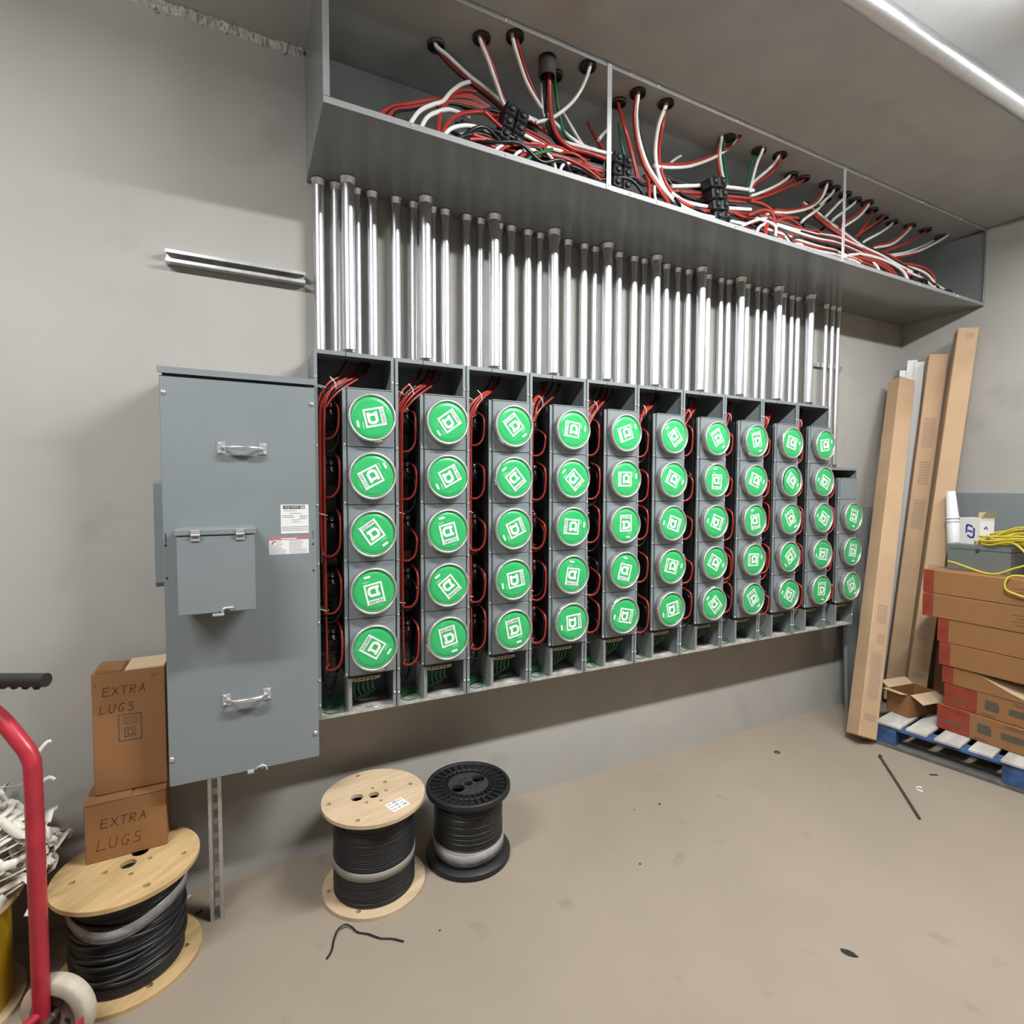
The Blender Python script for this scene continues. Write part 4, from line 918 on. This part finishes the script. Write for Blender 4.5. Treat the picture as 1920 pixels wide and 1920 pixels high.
# far-left spool with the pile of pulling tape
t = thing('drum_spool', 'plywood spool with a yellow drum core, under the heap of white tape', 'spool', (-.80, -.27, 0))
part('lower_flange', MB().plate(circle(.2, 48), [circle(.03, 16)], 0, .013), PLY, t)
part('drum', MB().lathe([(.172, .013), (.172, .32)], 40), YELLOW, t)
part('upper_flange', MB().plate(circle(.205, 48), [circle(.03, 16)], .32, .334), PLY, t)
rr = random.Random(21); m_ = MB(); cx, cy, cz = -.74, -.24, .335
for i in range(150):
    a = rr.uniform(0, 6.28); rad = .185 * math.sqrt(rr.random()); pts = []
    hx, hy = cx + rad * math.cos(a), cy + rad * math.sin(a) * .85
    hh = cz + (.27 * max(.06, (1 - (rad / .215) ** 2)) ** .5) * rr.uniform(.25, 1.0)
    d = rr.uniform(0, 6.28); ln = rr.uniform(.05, .13); k_ = rr.uniform(-2.6, 2.6); x, y, z = hx, hy, hh
    for q in range(7):
        pts.append((min(x, -.535), min(max(y, -.44), -.03), max(z, cz + .008))); d += k_ / 7 * rr.uniform(.5, 1.5)
        x += ln / 4 * math.cos(d); y += ln / 4 * math.sin(d); z += rr.uniform(-.028, .018)
    m_.ribbon(pts, rr.uniform(.018, .024), (rr.uniform(-.7, .7), rr.uniform(-1, .2), rr.uniform(.1, 1)), sub=4, twist=rr.uniform(-1.5, 1.5))
for i in range(12):   # coils round the heap
    z = cz + .02 + .018 * i; rad = .19 * math.sqrt(max(.1, 1 - (i / 14) ** 2)); a0 = rr.uniform(0, 6)
    pts = [(min(cx + rad * math.cos(a0 + q * .5), -.53), min(max(cy + rad * .9 * math.sin(a0 + q * .5), -.45), -.03), z + rr.uniform(-.01, .01)) for q in range(11)]
    m_.ribbon(pts, .017, (rr.uniform(-.4, .4), rr.uniform(-.4, .4), .5), sub=4)
m_.ribbon([(-.59, -.18, .60), (-.585, -.17, .66), (-.56, -.16, .70), (-.545, -.16, .705)], .010, (0, -1, .4))
m_.ribbon([(-.60, -.2, .56), (-.57, -.19, .59), (-.55, -.18, .60), (-.535, -.18, .59)], .010, (0, -1, .6))
m_.ribbon([(-.56, -.22, .36), (-.53, -.2, .39), (-.505, -.18, .42), (-.50, -.15, .40), (-.52, -.13, .37)], .012, (0, -.5, 1))
m_.ribbon([(-.64, -.38, .345), (-.62, -.43, .342), (-.62, -.47, .33), (-.66, -.48, .30)], .02, (0, 0, 1))
o = part('pull_tape', m_, RIBBON); tag(o, 'tangled heap of white woven pulling tape on a spool', 'tape')

# ------------------------------------------------------------------ lug boxes on the yellowed spool
def writing(mb, word, x, z, hgt, wd, y, slant=.12):
    G = {'E': [[(.9, 1), (0, 1), (0, 0), (.9, 0)], [(0, .52), (.7, .55)]], 'X': [[(0, 1), (.9, 0)], [(.9, 1), (0, 0)]], 'T': [[(-.1, 1), (1, 1)], [(.45, 1), (.4, 0)]],
         'R': [[(0, 0), (0, 1), (.7, .95), (.75, .6), (0, .5), (.85, 0)]], 'A': [[(0, 0), (.5, 1), (.9, 0)], [(.2, .4), (.75, .42)]], 'L': [[(.15, 1), (0, 0), (.9, .08)]],
         'U': [[(0, 1), (0, .2), (.3, 0), (.7, .1), (.8, 1)]], 'G': [[(.8, .85), (.4, 1), (0, .6), (.1, .1), (.6, 0), (.8, .35), (.5, .4)]], 'S': [[(.8, .95), (.2, .95), (.15, .6), (.75, .45), (.7, .05), (0, .05)]]}
    for ch in word:
        for s_ in G[ch]: stroke(mb, [(x + (px * .68 + slant * pz) * hgt, z + pz * hgt) for px, pz in s_], wd, y)
        x += hgt * .92
t = thing('cardboard_box', 'squat cardboard box marked EXTRA LUGS sitting on the yellowed spool', 'box', (-.352, -.152, .3205), (0, 0, .03))
bw, bd, bh = .214, .145, .185
part('carton', MB().box(-bw / 2, bw / 2, -bd / 2, bd / 2, 0, bh, .002), CARD, t)
part('flap', MB().prism([(-bw / 2, bh + .0005), (-bw / 2, bh + .0025), (.012, bh + .004), (.012, bh + .0005)], -bd / 2 - .001, bd / 2 - .012, 'Y'), CARD, t)
part('flap', MB().prism([(.018, bh + .0005), (.018, bh + .0020), (bw / 2, bh + .0025), (bw / 2, bh + .0005)], -bd / 2 - .001, bd / 2 - .012, 'Y'), CARD, t)
m_ = MB(); writing(m_, 'EXTRA', -.066, .105, .027, .0019, -bd / 2); part('handwriting', m_, MARKER, t); m_ = MB(); writing(m_, 'LUGS', -.078, .036, .034, .0016, -bd / 2); part('handwriting', m_, MARKER, t)
t = thing('cardboard_box', 'tall cardboard box marked EXTRA LUGS standing behind the squat one', 'box', (-.340, -.117, .5103), (0, 0, 0.0))
bw, bd, bh = .196, .13, .392
part('carton', MB().box(-bw / 2, bw / 2, -bd / 2 + .075 - .075, bd / 2, 0, bh, .002), CARD, t)
part('flap', MB().prism([(-bw / 2 + .01, bh + .0005), (-bw / 2 + .015, bh + .012), (-.02, bh + .006), (-.015, bh + .0005)], -bd / 2, bd / 2 - .03, 'Y'), CARD, t)
part('flap', MB().prism([(-.01, bh + .0005), (-.01, bh + .004), (bw / 2, bh + .006), (bw / 2, bh + .0005)], -bd / 2, bd / 2, 'Y'), CARD_I, t)
m_ = MB(); writing(m_, 'EXTRA', -.070, .318, .026, .0018, -bd / 2); part('handwriting', m_, MARKER, t); m_ = MB(); writing(m_, 'LUGS', -.080, .262, .027, .0017, -bd / 2); part('handwriting', m_, MARKER, t); m_ = MB()
stroke(m_, [(-.09, .36), (-.088, .352)], .0015, -bd / 2); stroke(m_, [(.062, .372), (.064, .364)], .0015, -bd / 2); stroke(m_, [(.070, .372), (.072, .364)], .0015, -bd / 2)
part('quote_marks', m_, MARKER, t)
m_ = MB(); a0, a1, c0, c1 = -.030, .030, .165, .250
stroke(m_, [(a0, c0), (a1, c0), (a1, c1), (a0, c1), (a0, c0)], .0030, -bd / 2)
q0, q1, z0_, z1_ = -.014, .014, .178, .206
stroke(m_, [(q0, z0_), (q1, z0_), (q1, z1_), (q0, z1_), (q0, z0_)], .0028, -bd / 2)
stroke(m_, [(-.006, .184), (.006, .184), (.008, .192), (.006, .200), (-.006, .200), (-.006, .184)], .0028, -bd / 2)
for i in range(5): stroke(m_, [(-.02, .242 - .006 * i), (.02, .242 - .006 * i)], .0010, -bd / 2)
part('printed_mark', m_, CARD_DK, t)

# ------------------------------------------------------------------ red hand truck
t = thing('hand_truck', 'red tubular hand truck with a black grip and cream wheels', 'hand truck', (-.495, -.505, 0))
dx = Vector((-.872, .489, 0)); ax = Vector((.489, .872, 0)); Zv = Vector((0, 0, 1)); O = Vector((0, 0, 0))
def P_(a, b, z): return dx * a + ax * b + Zv * z
fr = MB()
fr.tube([P_(0, 0, .085), P_(0, 0, .45), P_(0, 0, .74), P_(.006, 0, .80), P_(.035, 0, .845), P_(.10, 0, .915), P_(.16, -.03, .965), P_(.20, -.12, .99), P_(.16, -.21, .965), P_(.10, -.24, .915), P_(.035, -.24, .845), P_(.006, -.24, .80), P_(0, -.24, .74), P_(0, -.24, .45), P_(0, -.24, .085)], .0195, 14)
part('frame', fr, RED_TUBE, t)
for z in (.12,): part('crossbar', MB().tube([P_(0, -.01, z), P_(.012, -.12, z), P_(0, -.23, z)], .012, 10), RED_TUBE, t)
part('toe_plate', MB().prism([(-.30, .0), (-.30, .006), (.10, .006), (.10, .10), (.106, .10), (.106, .0)], -.26, .02, 'Y'), RED_TUBE, t, (0, 0, .002), (0, 0, math.atan2(dx.y, dx.x) + PI))
part('axle', MB().cyl(P_(-.02, .055, .096), P_(-.02, -.30, .096), .009, n=10), STEEL_D, t)
gr = MB(); pts = [P_(.205, -.05 + .05, .995), P_(.12, 0.0, .998), P_(.04, 0, 1.000), P_(-.045, 0, 1.002)]
gr.tube([P_(.20, -.12, .985), P_(.255, -.06, .992), P_(.22, -.004, .996), P_(.14, 0, .998), P_(.04, 0, 1.000), P_(-.045, 0, 1.002)], .0175, 14)
for i in range(7): gr.lathe([(0, -.010), (.007, -.006), (.009, 0), (.007, .006), (0, .010)], 10, P_(.16 - .030 * i, 0, .985), 'X')
part('grip', gr, RUBBER, t)
for b in (.028, -.272):
    M4 = Matrix.Translation(P_(-.02, b, .096)) @ Matrix.Rotation(math.atan2(ax.y, ax.x), 4, 'Z')
    wo = part('wheel', MB().lathe([(.062, -.020), (.088, -.020), (.0945, -.014), (.096, 0), (.0945, .014), (.088, .020), (.062, .020)], 40, axis='X'), TYRE, t); wo.matrix_basis = M4
    hm = MB().lathe([(.0, -.008), (.022, -.008), (.024, -.012), (.050, -.010), (.054, -.018), (.0625, -.021), (.0625, .021), (.054, .018), (.050, .010), (.024, .012), (.022, .008), (.0, .008)], 40, axis='X')
    part('hub_cap', MB().lathe([(.0, -.026), (.010, -.026), (.013, -.022), (.013, .022), (.010, .026), (.0, .026)], 16, axis='X'), STEEL_D, wo)
    hl = MB()
    for q in range(4):
        a = .4 + PI / 2 * q
        for s_ in (-.0125, .0125): hl.lathe([(0, s_), (.008, s_)], 12, (0, .037 * math.cos(a), .037 * math.sin(a)), 'X')
    part('hub_holes', hl, HOLE, wo)['kind'] = 'stuff'
    part('hub', hm, HUB, wo)

# ------------------------------------------------------------------ pallet
t = thing('pallet', 'blue wooden pallet with worn grey planks by the corner', 'pallet', (3.300, -.455, 0), (0, 0, .145))
PD, PW = -1.22, .80
for y in (0, -.56, -1.12):
    for x in (0, .35, .70): part('block', MB().box(x, x + .095, y - .10, y, .022, .108, .003), BLUE_WOOD, t)
for x in (0, .35, .70):
    part('bottom_board', MB().box(x, x + .10, PD, 0, .001, .0215, .002), DARK_WOOD, t)
    part('stringer_board', MB().box(x, x + .10, PD, 0, .1085, .124, .002), BLUE_WOOD, t)
y = 0; ws = [.125, .10, .115, .10, .095, .10, .115, .10, .12]; gaps = [.02, .035, .03, .03, .035, .03, .03, .02]
rp = random.Random(8)
for i, ww in enumerate(ws):
    part('plank', MB().box(rp.uniform(-.012, .004), PW, y - ww, y, .1245, .1415, .003), GREY_WOOD, t); y -= ww + (gaps[i] if i < 8 else 0)

# ------------------------------------------------------------------ long cartons stacked on the pallet
def long_box(label, x0, y0, z0, z1, wide, tape_w, prints=False, xd=.36, ln=2.3, side_print=True):
    t = thing('long_carton', label, 'box', (x0, y0, z0))
    h = z1 - z0
    part('carton', MB().box(0, xd, -ln, 0, 0, h - .001, .003), CARD, t)
    part('red_tape', MB().box(-.0008, .06, -tape_w, .0008, .002, h - .003), RED_TAPE, t, label='red tape over the end')
    if prints:
        m_ = MB()
        zc = h * .52
        ic = [(-.245, zc - .026), (-.190, zc - .026), (-.185, zc - .020), (-.185, zc + .026), (-.235, zc + .026), (-.245, zc + .012)]
        part('printed_icon', MB().prism([(p[0], p[1]) for p in ic], -.0008, .0002, 'X'), CARD_DK, t)
        part('printed_bar', MB().box(-.0008, .0002, -.46, -.285, zc - .020, zc + .014), CARD_DK, t)
        part('printed_bar', MB().box(-.0008, .0002, -.72, -.52, zc - .020, zc + .014), CARD_DK, t)
        for i in range(4): m_.box(-.0008, .0002, -.23, -.17, .010 + i * .005, .012 + i * .005) if i < 2 else None
        for i in range(3): m_.box(-.0008, .0002, -.40, -.30, h - .012 - i * .007, h - .010 - i * .007)
        part('small_print', m_, CARD_DK, t)
        m2 = MB(); m2.box(-.0016, -.0008, -tape_w * .75, -tape_w * .2, h * .30, h * .42); part('tape_print', m2, CARD_P2, t)
    elif side_print:
        m_ = MB()
        for i in range(4): m_.box(-.0008, .0002, -.60, -.42 + .02 * (i % 2), h * .25 + i * h * .13, h * .25 + i * h * .13 + .003)
        part('printed_mark', m_, CARD_P2, t)
    return t
PT = .142
long_box('lowest long carton on the pallet, wide red tape and dark printed icons', 3.505, -.668, PT, .281, 0, .150, True)
long_box('second long carton from the pallet, wide red tape and printed icons', 3.512, -.694, .282, .408, 0, .150, True)
# torn third carton
t = thing('long_carton', 'torn long carton with a sagging side, third up from the pallet', 'box', (3.510, -.682, .409))
def sag(y): 
    u = max(0, min(1, (-y - .10) / .30)); return .098 - .085 * (u * u * (3 - 2 * u))
n = 30; ln = 2.2; ys = [-(ln * (i / n) ** 1.8) for i in range(n + 1)]
vs = []; 
for y in ys: vs += [(0, y, 0), (0, y, sag(y)), (.004, y, sag(y)), (.004, y, 0)]
m_ = MB().add(vs, [(i * 4 + k, (i + 1) * 4 + k, (i + 1) * 4 + (k + 1) % 4, i * 4 + (k + 1) % 4) for i in range(n) for k in range(4)] + [(0, 1, 2, 3)])
m_.box(.004, .34, -.006, 0, 0, .098); m_.box(.33, .335, -ln, -.006, 0, .098); m_.box(.004, .33, -ln, -.006, 0, .004)
part('carton', m_, CARD, t)
vs = []
for y in ys:
    for q in range(7): 
        f = q / 6; vs.append((-.002 + .33 * f, y, sag(y) + (.098 - sag(y)) * min(1, f * 1.15) ** .8 + .0012))
part('torn_flap', MB().add(vs, [(i * 7 + q, i * 7 + q + 1, (i + 1) * 7 + q + 1, (i + 1) * 7 + q) for i in range(n) for q in range(6)], True), CARD_I, t, label='pale torn top flap')
part('red_tape', MB().box(-.0008, .05, -.052, .0008, .002, .096), RED_TAPE, t)
# inner filler that carries the cartons above
part('inner_tray', MB().box(.12, .325, -2.1, -.05, .006, .0985), CARD, t)
long_box('fourth long carton up, plain brown with a narrow red tape end', 3.5, -.668, .5085, .636, 0, .052)
long_box('fifth long carton up, plain brown under the overhanging pair', 3.5, -.656, .637, .767, 0, .052)
long_box('lower carton of the overhanging top pair on the pallet', 3.497, -.578, .768, .901, 0, .052)
long_box('topmost long carton on the pallet, under the grey metal case', 3.500, -.576, .902, 1.036, 0, .052)

# grey metal case, white box, yellow cord
t = thing('metal_case', 'grey painted metal case lying on the topmost long carton', 'case', (3.625, -.632, 1.0365), (0, 0, 0))
part('body', MB().box(0, .225, -.285, 0, 0, .118, .002), CASE, t)
part('lid', MB().box(-.002, .227, -.287, .002, .1195, .146, .002), CASE, t)
part('clasp', MB().box(-.007, -.002, -.15, -.135, .108, .128, .001), DARK_PRINT, t)
t = thing('small_carton', 'small white open box with blue markings on the metal case', 'box', (3.700, -.655, 1.183), (0, 0, -.30))
bw = .060; m_ = MB()
hh = .148
m_.box(-.0015, 0, -.115, 0, 0, hh); m_.box(.09, .0915, -.115, 0, 0, hh); m_.box(0, .09, -.1165, -.115, 0, hh); m_.box(0, .09, 0, .0015, 0, hh); m_.box(0, .09, -.115, 0, 0, .002)
part('carton', m_, WHITE_CARD, t)
part('lining', MB().box(.001, .089, -.114, -.001, .002, hh - .02), CARD_I, t)
part('flap', MB().prism([(-.116, hh), (-.116, hh + .001), (-.145, hh + .040), (-.143, hh + .040)], .0, .09, 'X'), WHITE_CARD, t)
part('flap', MB().prism([(-.03, hh + .001), (-.03, hh + .030), (-.085, hh + .034), (-.09, hh + .006)], .088, .090, 'X'), CARD_I, t)
m_ = MB()
def yz(pts, wd):
    for (y0, z0), (y1, z1) in zip(pts, pts[1:]):
        d = Vector((y1 - y0, z1 - z0)); n_ = Vector((-d.y, d.x)).normalized() * wd / 2; e = d.normalized() * wd * .25
        m_.prism([(y0 - e.x + n_.x, z0 - e.y + n_.y), (y0 - e.x - n_.x, z0 - e.y - n_.y), (y1 + e.x - n_.x, z1 + e.y - n_.y), (y1 + e.x + n_.x, z1 + e.y + n_.y)], -.0025, -.0015, 'X')
yz([(-.072, .098), (-.058, .106), (-.045, .108), (-.040, .100), (-.040, .066)], .010); yz([(-.048, .048), (-.064, .038), (-.078, .040), (-.082, .050), (-.082, .090)], .010); yz([(-.050, .076), (-.071, .070)], .010)
part('blue_mark', m_, BLUE_PR, t)
m_ = MB(); m_.prism([(.020, .09), (.035, .105), (.050, .085), (.042, .085), (.035, .094), (.026, .085)], -.1175, -.1165, 'Y'); m_.prism([(.028, .045), (.04, .035), (.05, .05), (.04, .055)], -.1175, -.1165, 'Y')
part('blue_mark', m_, BLUE_PR, t)
rc = random.Random(5)
pts = [(3.555, -.668, 1.086), (3.553, -.70, 1.082), (3.55, -.75, 1.068), (3.55, -.83, 1.046), (3.55, -.89, 1.047), (3.56, -.95, 1.080), (3.58, -1.01, 1.125)]
for i in range(11):
    y0 = -.79 + rc.uniform(-.07, .05); y1 = -1.25 + rc.uniform(-.10, .08); xx = 3.60 + .025 * (i % 7); zf = 1.192 + .010 * (i % 5)
    up_ = rc.random() * .06
    pts += [(xx, -.98 + rc.uniform(-.05, .05), zf + up_ * .4), (xx + .01, y0 - .05, zf), (xx + .035, y0, zf + .004), (xx + .075, y0 - .03, zf + .012), (xx + .09, -.93, zf + .02 + up_), (xx + .07, -1.05, 1.19 + up_), (xx + .05, y1, 1.06 + .09 * rc.random()), (xx - .01, y1 + .05, 1.05 + .06 * rc.random()), (xx - .05 + .02 * rc.random(), -1.06, 1.09 + .09 * rc.random())]
pts += [(3.54, -1.10, 1.06), (3.50, -.985, 1.055), (3.487, -.955, 1.03), (3.480, -.955, 0.985), (3.482, -.99, .965), (3.485, -1.06, .95), (3.50, -1.15, .95)]
o = part('extension_cord', MB().tube(pts, .0056, 7, sub=5), YCORD); tag(o, 'yellow extension cord heaped over the metal case and top carton', 'cord')

# ------------------------------------------------------------------ long boxes leaning in the corner
def lean(name, label, base, top, avec, sa, sb, prints=(), open_top=False, material=None):
    base = Vector(base); top = Vector(top); wv = (top - base); ln = wv.length; wv.normalize()
    a = Vector(avec); a = (a - wv * a.dot(wv)).normalized(); b = wv.cross(a)
    t = thing(name, label, 'box'); M4 = Matrix((a, b, wv)).transposed().to_4x4(); M4.translation = base; t.matrix_world = M4
    part('carton', MB().box(-sa / 2, sa / 2, -sb / 2, sb / 2, 0, ln, .004), material or CARD_L, t)
    part('end_flap', MB().box(-sa / 2 + .004, sa / 2 - .004, -sb / 2 + .004, sb / 2 - .004, ln, ln + .002), CARD_I, t)
    part('end_flap', MB().box(-sa / 2 + .004, sa / 2 - .004, -sb / 2 + .004, sb / 2 - .004, -.002, 0), CARD, t)
    m_ = MB()
    for face, z0, z1, k in prints:
        n_ = max(3, int((z1 - z0) / .016))
        for i in range(n_):
            z = z0 + (z1 - z0) * i / n_
            if face == 'b-': m_.box(-sa * .30 * k, sa * .30, -sb / 2 - .0006, -sb / 2, z, z + (z1 - z0) / n_ * .62)
            elif face == 'a-': m_.box(-sa / 2 - .0006, -sa / 2, -sb * .3 * k, sb * .3, z, z + (z1 - z0) / n_ * .62)
            elif face == 'b+': m_.box(-sa * .30 * k, sa * .30, sb / 2, sb / 2 + .0006, z, z + (z1 - z0) / n_ * .62)
            else: m_.box(sa / 2, sa / 2 + .0006, -sb * .3 * k, sb * .3, z, z + (z1 - z0) / n_ * .62)
    if prints: part('printed_mark', m_, CARD_PR, t)
    return t
lean('tall_carton', 'stained long carton leaning in front, its foot on the bare floor', (3.232, -.412, .036), (4.085, -.118, 2.235), (.94, -.34, 0), .114, .105, [('b-', .10, .14, 1), ('b-', .22, .50, 1), ('b-', .55, .62, .4), ('b-', .68, .80, .8)])
lean('tall_carton', 'long carton leaning between two others, print blocks near its top', (4.035, -.150, .03), (4.190, -.278, 2.385), (.55, -.83, 0), .105, .115, [('b-', 1.75, 1.95, 1), ('b-', 1.5, 1.66, .8), ('b-', 1.2, 1.4, 1)])
lean('tall_carton', 'tallest long carton leaning against the side wall', (3.965, -.325, .160), (4.19, -.436, 2.515), (.55, -.83, 0), .105, .115, [('b-', .35, .5, 1), ('b-', .72, .85, 1), ('b-', .1, .13, 1), ('b-', 2.30, 2.34, .3)])
# white plastic lengths behind the cartons
for i, (bx, by, tx, ty, tz) in enumerate(((4.07, -.035, 4.20, -.075, 2.33), (4.085, -.048, 4.215, -.115, 2.395), (4.10, -.062, 4.225, -.155, 2.375))):
    d = Vector((tx - bx, ty - by, tz - .004)); t = thing('plastic_trim', 'white plastic trim length behind the tall cartons, %s' % ('shortest', 'longest', 'nearest the long boxes')[i], 'trim')
    wv = d.normalized(); a = Vector((.5, -.85, 0)); a = (a - wv * a.dot(wv)).normalized(); b = wv.cross(a); M4 = Matrix((a, b, wv)).transposed().to_4x4(); M4.translation = (bx, by, .006); t.matrix_world = M4
    part('channel', MB().prism([(-.028, 0), (.028, 0), (.030, .014), (.027, .014), (.025, .003), (-.025, .003), (-.027, .014), (-.030, .014)], 0, d.length, 'Z'), WHITE_PL, t)
    part('rib', MB().box(-.001, .001, .003, .010, .0, d.length), WHITE_PL, t)
t = thing('plastic_pipe', 'white plastic pipe with two raised rings behind the metal case', 'pipe', (4.0, -.600, .142), (-.098, 0, 0))
part('pipe', MB().lathe([(.0, 0), (.040, 0), (.040, 1.02), (.024, 1.345), (.0, 1.345)], 24), WHITE_PL, t)
for z in (1.155, 1.175): part('ring', MB().lathe([(.030, z - .006), (.037, z - .004), (.037, z + .004), (.030, z + .006)], 24), WHITE_PL, t)
# carton behind the stack, open box on the pallet
t = thing('dark_carton', 'upright cardboard carton in shadow between long boxes and the stack', 'box', (4.085, -.375, .1425), (0, 0, .0))
part('carton', MB().box(0, .15, -.19, .0, 0, .62, .003), CARD, t); part('flap', MB().box(0, .15, -.094, .0, .6205, .623), CARD, t)
t = thing('open_carton', 'low open cardboard box with spread flaps on the pallet corner', 'box', (3.486, -.533, .1425), (0, 0, -.14))
bw, bd, hh = .235, .135, .135
m_ = MB().box(0, bw, 0, .003, 0, hh).box(0, bw, bd - .003, bd, 0, hh).box(0, .003, .003, bd - .003, 0, hh).box(bw - .003, bw, .003, bd - .003, 0, hh).box(.003, bw - .003, .003, bd - .003, 0, .003)
part('carton', m_, CARD, t)
part('flap', MB().prism([(.0, hh), (.002, hh + .002), (-.070, hh - .030), (-.071, hh - .033)], .012, bw - .01, 'X'), CARD_I, t)
part('flap', MB().prism([(.0, hh), (.002, hh + .002), (-.055, hh + .012), (-.055, hh + .009)], .012, bd - .01, 'Y'), CARD_I, t)
part('flap', MB().prism([(bd, hh), (bd - .002, hh + .002), (bd + .05, hh + .03), (bd + .052, hh + .028)], .012, bw - .01, 'X'), CARD_I, t)

# grey sheets against the walls
t = thing('steel_sheet', 'wide flat grey steel sheet standing against the side wall', 'sheet', (4.262, -.36, 0))
part('sheet', MB().box(0, .012, -2.6, 0, .002, 1.470, .002), PAINT, t); part('edge_fold', MB().box(.012, .026, -2.6, -.0, 1.455, 1.470), PAINT, t)
for i in range(3):
    t = thing('steel_cover', 'narrow grey steel cover leaning by the corner, %s' % ('next to the last meter stack', 'middle one', 'next to the tall cartons')[i], 'cover', (3.60 + .12 * i, -.09 - .012 * i, .0), (-.045, 0, 0))
    part('sheet', MB().box(0, .105, -.004, 0, .002, 1.37, .001), PAINT if i != 1 else PAINT_D, t)
    part('fold', MB().box(0, .004, -.022, -.004, .002, 1.37), PAINT, t); part('fold', MB().box(.101, .105, -.022, -.004, .002, 1.37), PAINT, t)

# ------------------------------------------------------------------ bits on the floor
o = part('steel_rod', MB().tube([(3.136, -.574, .0065), (2.94, -.76, .0065), (2.708, -.976, .0065)], .006, 8).cyl((3.136, -.574, .009), (3.146, -.565, .009), .009, n=8), STEEL_D); tag(o, 'thin dark steel rod lying on the floor', 'rod')
o = part('wire_offcut', MB().tube([(.211, -.539, .004), (.229, -.515, .004), (.242, -.476, .006), (.261, -.446, .012), (.285, -.438, .012), (.304, -.452, .006), (.317, -.478, .004), (.347, -.501, .004), (.379, -.535, .004), (.414, -.555, .004), (.446, -.583, .004)], .0030, 7), W_BLACK); tag(o, 'bent black wire offcut on the floor before the plywood spool', 'wire')
o = part('bottle_cap', MB().lathe([(0, .006), (.013, .006), (.016, .004), (.017, 0)], 16), STEEL_D, None, (2.679, -.274, 0)); tag(o, 'small rusty round cap on the floor below the meters', 'cap')
lf = [(.0, -.026), (.010, -.012), (.012, .004), (.004, .024), (-.008, .020), (-.012, .002), (-.008, -.014)]
o = part('tape_scrap', MB().prism(lf, .0005, .003, 'Z'), BLACK_D, None, (1.716, -1.262, 0), (0, 0, .5)); tag(o, 'dark leaf-shaped scrap alone on the open floor', 'scrap')
o = part('plastic_scrap', MB().lathe([(.022, .001), (.023, .004), (.021, .010), (.020, .010), (.021, .002)], 16, arc=3.6, a0=.3), WHITE_PL, None, (2.981, -.849, 0)); tag(o, 'white curved plastic scrap near the steel rod', 'scrap')
o = part('wood_chip', MB().prism([(-.02, -.006), (.02, -.003), (.018, .006), (-.018, .004)], .0005, .004, 'Z'), STEEL_D, None, (3.20, -.80, 0), (0, 0, -.6)); tag(o, 'dark wood chip on the floor beside the pallet', 'scrap')
o = part('wire_stripping', MB().tube([(0, 0, .004), (.012, .004, .006), (.02, .012, .004)], .003, 6), BLACK_D, None, (-.175, -.15, 0)); tag(o, 'black bit of insulation by the strut post foot', 'scrap')
o = part('white_stub', MB().cyl((0, 0, .005), (.018, .010, .012), .005, n=8), W_WHITE, None, (-.215, -.06, 0)); tag(o, 'white wire stub on the floor behind the yellowed spool', 'scrap')
for i, (x, y, r) in enumerate(((1.737, -.362, .006), (1.386, -.639, .005), (.568, -.591, .004), (1.60, -.345, .004))):
    o = part('pebble', MB().lathe([(0, 0), (r, .001), (r * .8, r * .6), (0, r * .8)], 7, smooth=False), STEEL_D, None, (x, y, 0)); tag(o, 'tiny dark crumb on the concrete floor in front of the meters', 'crumb', 'crumbs on the floor')
